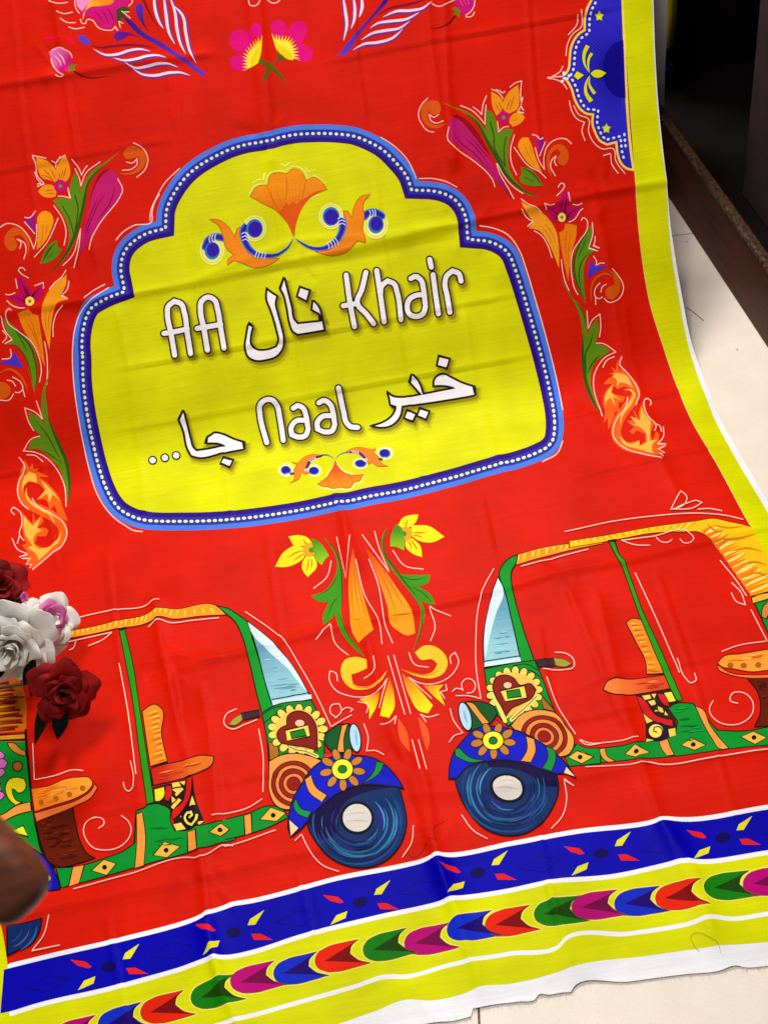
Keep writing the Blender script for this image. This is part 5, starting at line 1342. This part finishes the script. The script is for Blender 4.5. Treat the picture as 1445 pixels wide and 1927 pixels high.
ell('S', 545, 1645, 68, 62, (30, 12, 44)); ell('S', 530, 1640, 46, 44, (246, 224, 90)); line('S', '540 1650 515 1640 520 1615 550 1612 572 1640 560 1675 525 1690', 2.2, (40, 20, 30))
part('canopy_print', RK, 'yellow pleated hood', start=CUR.lev)
fill('R', '470 78 650 30 830 4 1010 -22 1010 12 800 52 640 92 450 147', (244, 152, 34), ol=1.5, olc=(90, 30, 0)); fringe('R', ('475 82 650 33 830 8 1000 -18', '455 143 640 90 800 50 1000 10'), 24)
fill('S', '-30 406 230 368 500 315 800 273 900 258 1000 278 1120 308 1300 420 1420 600 1420 780 1290 732 1150 764 1100 680 1000 540 900 410 820 352 700 346 500 356 270 402 -30 450', (248, 190, 16), ol=1.5, olc=(110, 40, 0))
fringe('S', ('0 402 230 370 500 318 800 277', '0 440 270 400 500 354 720 346'), 36)
for k in range(34):
    u = k / 33.0
    x0 = 830 + 310 * u; y0 = 345 + 410 * u ** 1.15
    x1 = x0 + 70 + 90 * u + random.uniform(-15, 25); y1 = y0 - 40 - 30 * u + random.uniform(-14, 14)
    line('S', [(x0, y0), ((x0 + x1) / 2, (y0 + y1) / 2 + random.uniform(-8, 12)), (x1, y1)], random.uniform(4.0, 8.5), ((240, 132, 20), (236, 118, 20), (252, 216, 110))[k % 3], taper='end' if k % 3 < 2 else 'both')
for s in ('900 300 1000 320 1110 310', '930 400 1060 390 1180 360', '860 290 900 330 960 350', '1000 470 1120 450 1220 470', '1060 560 1180 540 1250 560', '1100 640 1200 610 1256 640'): line('S', s, 3.6, (206, 134, 4), taper='both')
fill('S', '228 420 265 413 290 490 332 545 440 850 548 1080 702 1442 664 1452 625 1372 520 1120 420 880 312 572 288 540', (40, 150, 14), ol=1.8, smooth=False); line('S', '222 410 272 402', 3.0, BK)
fill('R', '478 78 430 100 363 195 385 280 440 500 500 747 582 737 520 560 460 350 440 260 441 180 468 130', (10, 150, 40), ol=2.2)
part('windscreen_print', RK, start=CUR.lev)
fill('R', '355 218 390 290 440 480 500 746 268 778 263 600 290 440 320 320', (150, 204, 214), grad=('300 640 420 420', (96, 160, 184)), ol=2.4); fill('R', '355 224 388 300 340 450 300 600 276 722 268 600 300 400', (216, 234, 246)); fill('R', '270 750 494 716 499 742 270 776', (206, 230, 240)); line('R', '268 742 490 708', 2.2, (10, 60, 80))
for s in ('330 560 450 545', '310 640 470 625', '350 480 420 470', '300 690 480 670'): line('R', s, 1.5, (70, 130, 160), taper='both')
part('front_panel_print', RK, start=CUR.lev)
fill('R', '268 790 505 745 585 735 642 870 702 1040 722 1085 500 1102 418 1152 340 1062 298 960', (6, 138, 36), ol=2.2)
line('R', '450 770 530 760 610 800', 1.8, BK); line('R', '470 800 560 800 630 850', 1.8, BK)
fill('R', '612 938 712 1058 640 1042', (172, 106, 28), ol=1.6)
ring_petals('R', 458, 935, 148, 132, 15, (32, 24), (246, 212, 92), a0=-210, a1=75); fill('R', '320 860 370 820 460 815 560 850 600 920 570 990 480 1060 400 1110 350 1020', (240, 190, 80))
line('R', '330 960 360 1030 400 1120', 7, (244, 220, 110)); line('R', '600 960 540 1020 440 1110', 8, (244, 220, 110)); line('R', '600 960 540 1020 440 1110', 1.4, BK)
fill('R', '323 890 343 845 400 828 455 850 490 892 560 885 592 920 570 970 500 1012 440 1042 405 1088 378 1030 343 970', (134, 24, 12), ol=2.2); ell('R', 415, 893, 28, 22, (244, 190, 160), ol=1.4)
fill('R', '370 928 520 898 537 975 400 997', (244, 214, 80), ol=1.8, smooth=False); fill('R', '408 932 490 918 502 965 415 977', (20, 124, 24), ol=1.6, smooth=False)
fill('R', '435 1150 500 1078 620 1048 720 1075 780 1150 832 1240 800 1330 750 1350 640 1330 520 1240', (242, 156, 70), ol=2.0)
for r, c in ((148, (148, 30, 14)), (120, (240, 140, 66)), (92, (150, 32, 14)), (64, (240, 130, 66)), (42, (150, 20, 10))): ell('R', 645, 1218, r, r * .88, c, ang=25, ol=1.4)
part('handlebar_print', RK, start=CUR.lev)
fill('R', '588 735 705 720 717 770 610 780', (56, 36, 50), ol=1.4, smooth=False); fill('R', '703 720 780 735 817 760 780 777 714 770', (160, 150, 58), ol=1.5, olc=(80, 60, 10))
part('headlight_print', RK, start=CUR.lev)
fill('R', '345 1110 400 1160 320 1150', (222, 40, 30), ol=1.5, smooth=False)
fill('R', '150 998 200 995 260 1000 330 1030 352 1070 310 1130 190 1182', (12, 84, 34), ol=2.4); fill('R', '152 998 192 1004 250 1070 302 1130 268 1152 220 1090', (240, 152, 62), ol=1.8); ell('R', 150, 1090, 37, 92, (180, 216, 238), ang=-14, ol=2.4); line('R', '140 1050 152 1100 165 1140', 3, (110, 170, 220), taper='both')
part('wheel_print', RK, 'round dark blue front tyre with pale hub', start=CUR.lev)
fill('R', '93 1480 150 1415 280 1368 400 1358 560 1392 722 1450 733 1560 690 1680 600 1790 500 1837 400 1843 280 1802 180 1702 118 1590', (16, 44, 98), ol=2.6, olc=(8, 8, 30))
fill('R', '280 1368 400 1358 560 1392 722 1450 726 1540 640 1530 560 1470 480 1430 380 1412 300 1410', (18, 4, 60))
tyre_arcs('R', 420, 1550, [(a * .95, b * .95, 180 - e1, 180 - e0, w, c) for a, b, e0, e1, w, c in ARC + [q for q in brush(40) if q[0] < 270]], ang=4)
ell('R', 415, 1545, 112, 92, (8, 8, 24), ang=18); ell('R', 416, 1545, 93, 75, (214, 206, 196), ang=18)
for s in ('340 1510 420 1500 490 1520', '340 1550 420 1545 500 1560', '370 1590 460 1590'): line('R', s, 2.2, (186, 176, 178), taper='both')
part('mudguard_print', RK, 'blue striped mudguard with a sunflower', start=CUR.lev)
fill('R', '48 1485 55 1400 80 1320 140 1240 200 1180 330 1153 420 1170 520 1200 640 1270 730 1340 790 1410 838 1485 770 1462 700 1457 560 1402 400 1367 280 1377 150 1422 90 1484', (12, 22, 190), ol=2.8)
fill('R', '530 1213 582 1235 592 1310 560 1387 498 1375 537 1300', OB, ol=1.8); fill('R', '655 1280 712 1310 717 1370 690 1447 633 1422 667 1350', (10, 142, 60), ol=1.8); fill('R', '785 1413 842 1485 768 1462', (246, 206, 160), ol=1.8, smooth=False); fill('R', '85 1302 110 1288 180 1350 282 1370 180 1382 88 1342', (10, 142, 60), ol=1.6)
ring_petals('R', 325, 1245, 104, 78, 9, (40, 24), (196, 124, 44), a0=8, a1=368); ell('R', 325, 1245, 66, 58, (244, 236, 50), ol=2.0); ell('R', 325, 1245, 26, 23, (20, 120, 40), ol=1.8)
part('white_scroll_lines', RK, start=CUR.lev)
white('S', '-60 350 0 338 280 280 500 250 870 230 1000 245 1095 268', '800 203 870 198 958 212', '625 207 690 90 730 130 720 165 625 207', '640 205 740 162 790 148 828 160 780 190 640 205', '492 438 400 435 305 408 500 380 750 358 775 395 750 425 710 425 685 395', '530 382 560 412 610 418 638 398', '395 613 540 930 683 1265', '668 1170 720 1300 760 1335 785 1325 778 1270', '945 530 1050 660 1117 765', '1020 675 1080 740 1110 825 1050 800 1018 742', '1145 855 1250 1065 1050 1095 957 1130', '1060 1470 1010 1450 1020 1410 1090 1400 1150 1450 1155 1530 1100 1590 1010 1610 920 1580 875 1510 900 1450', '35 1697 60 1720 200 1715 330 1700 415 1682', '75 1880 350 1870 480 1858 560 1865 900 1820 1256 1770 1420 1752')
white('R', '330 168 270 280 230 420 217 600 220 800 248 980 180 962 90 960', '135 930 130 880 165 852 210 880 200 935 160 945', '130 920 90 915 70 935', '55 1040 75 1110 135 1195 80 1215 50 1255', '128 1712 200 1810 290 1865', '690 1802 760 1720 785 1620 770 1497 830 1533', '660 845 720 1010 840 1205', '870 1240 930 1262 997 1262', '500 152 720 95 920 48', '712 687 780 695 830 740 830 780 770 797 635 790')
_rb = random.Random(12)
def hatch(crop, s, n, cols, w=(1.2, 3.2), ln=(20, 60), lean=-.12):
    poly = pts_of(crop, s)
    x0, x1 = min(p[0] for p in poly), max(p[0] for p in poly); y0, y1 = min(p[1] for p in poly), max(p[1] for p in poly)
    def inside(x, y):
        c = False
        for i in range(len(poly)):
            (xa, ya), (xb_, yb) = poly[i], poly[i - 1]
            if (ya > y) != (yb > y) and x < (xb_ - xa) * (y - ya) / (yb - ya) + xa: c = not c
        return c
    done = 0; tries = 0
    while done < n and tries < n * 30:
        tries += 1
        x, y, L = _rb.uniform(x0, x1), _rb.uniform(y0, y1), _rb.uniform(*ln) / 2
        a, b = (x - L, y - L * lean), (x + L, y + L * lean)
        if inside(*a) and inside(*b) and inside(x, y):
            line_path([a, (x, y + _rb.uniform(-.6, .6)), b], _rb.uniform(*w), _rb.choice(cols), taper='both'); done += 1
GH = ((2, 116, 34), (20, 164, 60), (4, 104, 30)); OH = ((226, 120, 16), (252, 190, 90), (214, 104, 10)); BH = ((76, 14, 2), (122, 38, 10), (66, 8, 0))
part('brush_marks', RK_A, start=140)
hatch('O', '600 1400 730 1370 745 1480 780 1560 860 1560 860 1640 610 1700', 12, GH, ln=(14, 34))
hatch('P', '350 820 420 790 420 850 370 930', 5, GH, ln=(6, 14))
hatch('N', '290 510 560 430 770 420 760 480 480 600 310 660', 14, OH, ln=(14, 40), lean=-.28)
hatch('N', '340 800 620 690 690 960 760 1060 480 1130 400 1060', 34, BH, w=(2, 5), ln=(10, 30))
hatch('P', '320 400 380 400 590 600 600 640 390 660 350 560', 12, ((86, 150, 176), (170, 214, 224), (104, 168, 190)), w=(1.2, 3), ln=(12, 40))
hatch('O', '660 1160 840 1110 1000 1070 1010 1090 850 1160 670 1210', 10, ((214, 70, 26), (240, 140, 60), (190, 30, 10)), ln=(14, 36), lean=-.24)
part('brush_marks', RK, start=140)
hatch('S', '640 1480 760 1480 900 1700 700 1740 600 1730 670 1660', 12, GH, ln=(14, 34))
hatch('S', '960 1190 1250 1130 1250 1200 1100 1195', 12, OH, ln=(14, 40), lean=-.16)
hatch('S', '1150 1330 1250 1330 1250 1590 1210 1590 1210 1400', 14, BH, w=(2, 5), ln=(8, 18))
hatch('R', '370 400 420 480 480 690 300 700 330 560', 12, ((86, 150, 176), (170, 214, 224), (104, 168, 190)), w=(1.2, 3), ln=(10, 30))
hatch('S', '230 1350 600 1300 610 1350 260 1390', 10, ((214, 70, 26), (246, 150, 80), (200, 50, 20)), ln=(14, 36))
for p in PARTS:
    if p is SHEET: p.build(MAT_COTTON)
    else:
        if isinstance(p.parent, Part): p.parent = p.parent.obj
        p.build()
# ------------------------------------------------------------------ silk roses in a vase beside the cloth
def near(px, py, k):
    """a point k of the way from the camera to the sheet behind the traced point"""
    s, t = sheet_uv(px, py)
    q = Vector((s, float(np.interp(t, _tt, _yy)), float(np.interp(t, _tt, _zz))))
    return CAM.lerp(q, k)

def petal_mat(name, a, b, rough=0.75, sheen=0.3):
    m, nt, bs = new_mat(name)
    L = nt.links.new
    tc = node(nt, 'ShaderNodeTexCoord'); n = node(nt, 'ShaderNodeTexNoise'); n.inputs['Scale'].default_value = 45
    n.inputs['Detail'].default_value = 4
    L(tc.outputs['Object'], n.inputs['Vector'])
    r = node(nt, 'ShaderNodeValToRGB')
    r.color_ramp.elements[0].position = .32; r.color_ramp.elements[0].color = (*a, 1)
    r.color_ramp.elements[1].position = .68; r.color_ramp.elements[1].color = (*b, 1)
    L(n.outputs[0], r.inputs[0]); L(r.outputs[0], bs.inputs['Base Color'])
    n2 = node(nt, 'ShaderNodeTexNoise'); n2.inputs['Scale'].default_value = 260
    L(tc.outputs['Object'], n2.inputs['Vector'])
    bp = node(nt, 'ShaderNodeBump'); bp.inputs['Strength'].default_value = .25; bp.inputs['Distance'].default_value = .001
    L(n2.outputs[0], bp.inputs['Height']); L(bp.outputs[0], bs.inputs['Normal'])
    bs.inputs['Roughness'].default_value = rough; bs.inputs['Specular IOR Level'].default_value = .2
    bs.inputs['Sheen Weight'].default_value = sheen
    return m
M_RED = petal_mat('red_silk', (0.12, 0.0, 0.0008), (0.28, 0.001, 0.0015), sheen=0.0)
M_WHITE = petal_mat('white_silk', (0.66, 0.62, 0.54), (0.78, 0.75, 0.72), sheen=0.1)
M_PINK = petal_mat('pink_silk', (0.55, 0.09, 0.30), (0.66, 0.18, 0.42), sheen=0.1)
M_LEAF = petal_mat('black_green_leaf', (0.0015, 0.003, 0.0015), (0.004, 0.007, 0.0035), 0.8, 0.0)
M_LEAF.node_tree.nodes['Principled BSDF'].inputs['Specular IOR Level'].default_value = 0.05
M_STEM = plain_mat('green_plastic_stem', (0.02, 0.05, 0.015), 0.5, 0.4)

def petal(parent, mat, theta, layer, R, rnd, name='petal'):
    L = layer
    nu, nv = 10, 11
    b = 0.10 + 0.80 * L ** 0.9; h = 0.84 - 0.36 * L; w = 1.55 - 0.42 * L
    curl = 0.06 + 0.26 * L; tilt = rnd.uniform(-.10, .10); ph = rnd.uniform(0, 20)
    vs, fs = [], []
    for i in range(nu + 1):
        u = -1 + 2 * i / nu
        for j in range(nv + 1):
            v = j / nv
            wid = w * (math.sin(math.pi * (0.10 + 0.70 * v)) ** .8)
            th = theta + u * wid * (1.0 if L < .3 else .72)
            tipdrop = 0.20 * (u * u) * v * v
            rho = R * (0.05 + b * v ** 0.85 * (1 - .20 * u * u * v + .06 * max(0, 1 - abs(u) * 3) * v ** 5)); z = R * (h * (v ** .8) * (1 - tipdrop) - .25 * L)
            e = max(0, (v - .70) / .30)
            rho += R * curl * .55 * e * e * (1 - .25 * u * u); z -= R * curl * .62 * e * e + R * .05 * e * math.sin(u * 5 + ph)
            side = max(0, abs(u) - .55) / .45
            rho += R * .10 * L * side * side * v
            nz = (noise.noise(Vector((u * 1.2 + ph, v * 1.5, L * 5 + ph))) * .15 + noise.noise(Vector((u * 4 + ph, v * 4, ph))) * .03) * R * v
            rho += nz; z += nz * .7 + R * tilt * v
            vs.append((rho * math.cos(th), rho * math.sin(th), z))
    for i in range(nu):
        for j in range(nv):
            a = i * (nv + 1) + j
            fs.append((a, a + nv + 1, a + nv + 2, a + 1))
    o = mesh_obj(name, vs, fs, mat, parent, True)
    md = o.modifiers.new('thickness', 'SOLIDIFY'); md.thickness = 0.00035
    md = o.modifiers.new('smooth', 'SUBSURF'); md.levels = 1; md.render_levels = 1
    return o

def tube(name, path, r, mat, parent=None, n=7, r_end=None):
    vs, fs = [], []
    path = [Vector(p) for p in path]
    for k, p in enumerate(path):
        d = (path[min(k + 1, len(path) - 1)] - path[max(k - 1, 0)]).normalized()
        a = d.orthogonal().normalized(); b = d.cross(a)
        rr_ = r + ((r_end if r_end is not None else r) - r) * k / (len(path) - 1)
        for q in range(n):
            t = 2 * math.pi * q / n
            vs.append(p + a * math.cos(t) * rr_ + b * math.sin(t) * rr_)
    for k in range(len(path) - 1):
        for q in range(n):
            fs.append((k * n + q, k * n + (q + 1) % n, (k + 1) * n + (q + 1) % n, (k + 1) * n + q))
    fs.append(tuple(range(n - 1, -1, -1))); fs.append(tuple((len(path) - 1) * n + q for q in range(n)))
    return mesh_obj(name, vs, fs, mat, parent, True)

def bez(a, b, c, n=10):
    return [(a.lerp(b, t)).lerp(b.lerp(c, t), t) for t in (k / n for k in range(n + 1))]

VB = on_floor(-215, 1490); VB.z = LIFT + 0.002
VM = VB + Vector((0, 0, 0.20))
def rose(label, px, py, k, R, axis, layers, seed, mats, leaves=(), spin=0.0):
    rnd = random.Random(seed)
    c = near(px, py, k)
    root = empty('silk_rose', c)
    root.rotation_euler = Vector(axis).normalized().to_track_quat('Z', 'Y').to_euler()
    tag(root, label, 'rose')
    for li, (L, n) in enumerate(layers):
        for q in range(n):
            m = mats[(li, q)] if (li, q) in mats else mats.get(li, mats['*'])
            petal(root, m, spin + li * 1.15 + 2 * math.pi * q / n + rnd.uniform(-.22, .22), max(.02, min(1.08, L + rnd.uniform(-.05, .06))), R * rnd.uniform(.93, 1.06), rnd)
    inv = (Matrix.Translation(c) @ root.rotation_euler.to_matrix().to_4x4()).inverted()
    back = c - Vector(axis).normalized() * R * .25
    st = tube('stem', bez(back, back - Vector(axis).normalized() * 0.10, VM + Vector((rnd.uniform(-.012, .012), rnd.uniform(-.012, .012), -0.05))), 0.0022, M_STEM, root)
    st.matrix_parent_inverse = inv
    for (bx_, by_, tx, ty, wpx, kk) in leaves:
        A = near(bx_, by_, kk); B = near(tx, ty, kk + .012)
        d = B - A; side = d.cross(FWD).normalized() * (wpx / FPX * (A - CAM).length)
        vs, fs = [], []
        for i in range(9):
            v = i / 8; w = math.sin(math.pi * min(1, .06 + v * .94)) ** .8 * (1 - .25 * v)
            for u in (-1, -.5, 0, .5, 1):
                wob = noise.noise(Vector((v * 4 + bx_, u * 2, 3))) * .004
                vs.append(A + d * v + side * u * w * .5 + FWD * (-abs(u) * .004 + wob + .02 * v * v * d.length / .05 * .1))
        for i in range(8):
            for j in range(4): fs.append((i * 5 + j, i * 5 + j + 1, (i + 1) * 5 + j + 1, (i + 1) * 5 + j))
        lf = mesh_obj('leaf', vs, fs, M_LEAF, root, True); lf.matrix_parent_inverse = inv
        md = lf.modifiers.new('thickness', 'SOLIDIFY'); md.thickness = 0.0006
    return root
toc = lambda px, py: -ray(px, py).normalized()
LAY = [(0.03, 2), (0.13, 3), (0.30, 3), (0.52, 4), (0.78, 5), (1.02, 5)]
rose('deep red silk rose lowest of the bunch, dark leaves below it', 118, 1300, .915, 0.040, toc(114, 1300) + DOWN * .30 + RIGHT * .05, LAY, 5, {'*': M_RED},
     [(95, 1300, 66, 1402, 26, .925), (120, 1325, 109, 1392, 34, .925), (70, 1262, 60, 1312, 22, .93), (84, 1262, 62, 1272, 26, .90), (66, 1242, 46, 1290, 26, .905), (150, 1315, 130, 1350, 22, .94)], spin=.4)
rose('full white silk rose behind the lower red one', 30, 1206, .905, 0.054, toc(34, 1204) + DOWN * .55 - RIGHT * .30, LAY, 11, {'*': M_WHITE}, [(40, 1150, -2, 1158, 22, .90), (5, 1240, 2, 1275, 20, .92)], spin=1.0)
rose('white silk rose with a ruffle of pink petals', 88, 1170, .925, 0.041, toc(92, 1172) + RIGHT * .55 - DOWN * .25, LAY, 23, {'*': M_WHITE, 1: M_PINK, 2: M_PINK, (3, 0): M_PINK, (3, 1): M_PINK, (4, 2): M_PINK}, spin=2.1)
rose('deep red silk rose highest of the bunch', -4, 1110, .905, 0.044, toc(2, 1112) - DOWN * .35 + RIGHT * .2, LAY, 31, {'*': M_RED}, [(30, 1090, 46, 1075, 14, .91), (5, 1145, 38, 1150, 22, .91)], spin=.2)
rose('tiny pink silk blossom between the red and white roses', 45, 1124, .90, 0.0085, toc(45, 1124) + RIGHT * .3, [(0.1, 3), (0.6, 5)], 37, {'*': M_PINK})

CER = plain_mat('brown_glazed_ceramic', (0.12, 0.05, 0.02), 0.25, 0.5, 20, 0.3)
prof = [(0.0, 0.0), (0.045, 0.0), (0.05, 0.006), (0.058, 0.05), (0.055, 0.10), (0.038, 0.15), (0.030, 0.18), (0.034, 0.20), (0.030, 0.20), (0.026, 0.18), (0.034, 0.15), (0.050, 0.10), (0.052, 0.05), (0.044, 0.01), (0.0, 0.01)]
vs, fs = [], []
for (r_, z_) in prof:
    for q in range(28): vs.append((VB.x + r_ * math.cos(2 * math.pi * q / 28), VB.y + r_ * math.sin(2 * math.pi * q / 28), VB.z + z_))
for k in range(len(prof) - 1):
    for q in range(28): fs.append((k * 28 + q, k * 28 + (q + 1) % 28, (k + 1) * 28 + (q + 1) % 28, (k + 1) * 28 + q))
vase = mesh_obj('vase', vs, fs, CER, None, True)
tag(vase, 'brown glazed vase holding the silk roses', 'vase')

# ------------------------------------------------------------------ wooden rail end close to the lens
RAILM = plain_mat('polished_brown_wood', (0.10, 0.022, 0.006), 0.5, 0.45, 30, 0.5, 0.05, (1, 6, 6))
def close(px, py, d): return CAM + ray(px, py) * d
DR = 0.62
cpts = [close(-1500, 700, DR + .10), close(-1000, 980, DR + .07), close(-500, 1270, DR + .04), close(-160, 1500, DR + .01), close(-30, 1614, DR), close(24, 1668, DR), close(50, 1698, DR), close(64, 1712, DR)]
rail = empty('wooden_rail', (cpts[0].x, cpts[0].y, 0)); tag(rail, 'dark brown rounded wooden rail end, out of focus beside the roses', 'rail')
def rr_tube(pts, wid, thick, n=24):
    vs, fs = [], []
    for k, p in enumerate(pts):
        d = (pts[min(k + 1, len(pts) - 1)] - pts[max(k - 1, 0)]).normalized()
        a = d.cross(FWD).normalized(); b = d.cross(a)
        u = k / (len(pts) - 1)
        s = 1.0 if k < len(pts) - 3 else (1.0, .86, .45)[k - (len(pts) - 3)]
        for q in range(n):
            t = 2 * math.pi * q / n; ct, st_ = math.cos(t), math.sin(t)
            vs.append(p + a * wid * s * math.copysign(abs(ct) ** .6, ct) + b * thick * s * math.copysign(abs(st_) ** .6, st_))
    for k in range(len(pts) - 1):
        for q in range(n): fs.append((k * n + q, k * n + (q + 1) % n, (k + 1) * n + (q + 1) % n, (k + 1) * n + q))
    fs.append(tuple(range(n))); fs.append(tuple((len(pts) - 1) * n + q for q in range(n)))
    return vs, fs
vs, fs = rr_tube(cpts, 0.0185, 0.014)
ro = mesh_obj('rail', vs, fs, RAILM, rail, True); ro.matrix_parent_inverse = Matrix.Translation(-rail.location)
sd = ro.modifiers.new('smooth', 'SUBSURF'); sd.levels = 1; sd.render_levels = 2
ft = Vector((cpts[0].x, cpts[0].y, 0))
po = tube('post', [ft, ft.lerp(cpts[0], .5), cpts[0] + Vector((0, 0, .01))], 0.020, RAILM, rail, 16); po.matrix_parent_inverse = Matrix.Translation(-rail.location)

# ------------------------------------------------------------------ loose threads and a hair on the floor
THR = plain_mat('dark_thread', (0.03, 0.012, 0.008), 0.8, 0.2); THR2 = plain_mat('olive_thread', (0.16, 0.12, 0.01), 0.8, 0.2)
def on_sheet(px, py, up=0.0012):
    s, t = sheet_uv(px, py)
    f, g = (s - S0) / G, (t - TT0) / G
    i = min(NS - 1, max(0, int(f))); j = min(NT - 1, max(0, int(g))); f -= i; g -= j
    p = GP[i, j] * (1 - f) * (1 - g) + GP[i + 1, j] * f * (1 - g) + GP[i, j + 1] * (1 - f) * g + GP[i + 1, j + 1] * f * g
    return Vector(p) + Vector(GN[i, j]) * up
def thread(name, label, pxs, mat, r=0.00022, floor_pt=False):
    p = spline(pts_of('X', pxs), False, 100)
    pts = [on_floor(x, y, 0.0006) if floor_pt else on_sheet(x, y) for x, y in p]
    tag(tube(name, pts, r, mat, None, 5), label, 'thread')
thread('loose_thread', 'dark curly loose thread lying above the blue band between the wheels', '768 1607 774 1614 788 1610 798 1598 801 1590 812 1598 808 1580 822 1585 818 1560 836 1548', THR)
thread('loose_thread', 'fine dark loose thread lying across the yellow and white lower hem', '1316 1790 1304 1776 1300 1762 1312 1757 1332 1764 1352 1778 1356 1792', THR2, 0.00018)
thread('floor_hair', 'short dark straw lying on the cream tile beside the yellow border', '1291 578 1306 588 1324 603', THR, 0.0006, True)
for k, (px, py, lab) in enumerate(((1292, 455, 'tiny dark crumb on the tile near the joint'), (1387, 658, 'tiny dark crumb on the tile beside the plinth'))):
    q = on_floor(px, py, 0.0)
    bm = bmesh.new(); bmesh.ops.create_icosphere(bm, subdivisions=1, radius=0.0011)
    for v in bm.verts: v.co = Vector((v.co.x * 1.3, v.co.y, v.co.z * .7)) * (1 + .4 * noise.noise(v.co * 900)) + Vector((q.x, q.y, .0006))
    tag(bm_obj('crumb', bm, THR), lab, 'crumb')

# ------------------------------------------------------------------ small blue packet in the dark of the cabinet
PK_B = plain_mat('blue_plastic_film', (0.01, 0.01, 0.16), 0.18, 0.6, 60, 0.8, 0.6)
bp = on_floor(1257, 142, 0.016)
bm = bmesh.new(); bmesh.ops.create_icosphere(bm, subdivisions=3, radius=1.0)
for v in bm.verts:
    n_ = noise.noise(v.co * 2.3) * .35 + noise.noise(v.co * 6) * .12
    v.co = Vector((v.co.x * .009, v.co.y * .012, v.co.z * .022)) * (1 + n_) + Vector((bp.x, bp.y, bp.z + .022))
tag(bm_obj('packet', bm, PK_B), 'small crumpled blue film packet in the dark beside the white board', 'packet')

# ------------------------------------------------------------------ frayed threads of the raw lower edge
vs, fs = [], []
rf = random.Random(9)
edge_path = [p for p in spline(pts_of('X', BOT)) if 640 < p[0] < 1470]
for (x, y) in edge_path:
    for q in range(3):
        if rf.random() < .72: continue
        x0 = x + rf.uniform(-3, 3); a = on_sheet(x0, y - 2, .0003); L_ = rf.uniform(.002, .008)
        d = Vector((rf.uniform(-.6, .6), -1, rf.uniform(-.2, .3))).normalized() * L_
        b = a + d * .5 + Vector((rf.uniform(-.001, .001), 0, .0005)); c = a + d; c.z = max(c.z, .0008)
        n0 = len(vs); w = Vector((.00013, 0, 0)); h_ = Vector((0, 0, .00018))
        for p in (a, b, c): vs += [p - w, p + w, p + h_]
        for k in (0, 3):
            for e in range(3): fs.append((n0 + k + e, n0 + k + (e + 1) % 3, n0 + k + 3 + (e + 1) % 3, n0 + k + 3 + e))
fr = mesh_obj('frayed_threads', vs, fs, plain_mat('white_thread', (0.75, 0.74, 0.76), 0.9, 0.1), cloth); fr.matrix_parent_inverse = Matrix.Translation(-cloth.location)
tag(fr, kind='stuff')
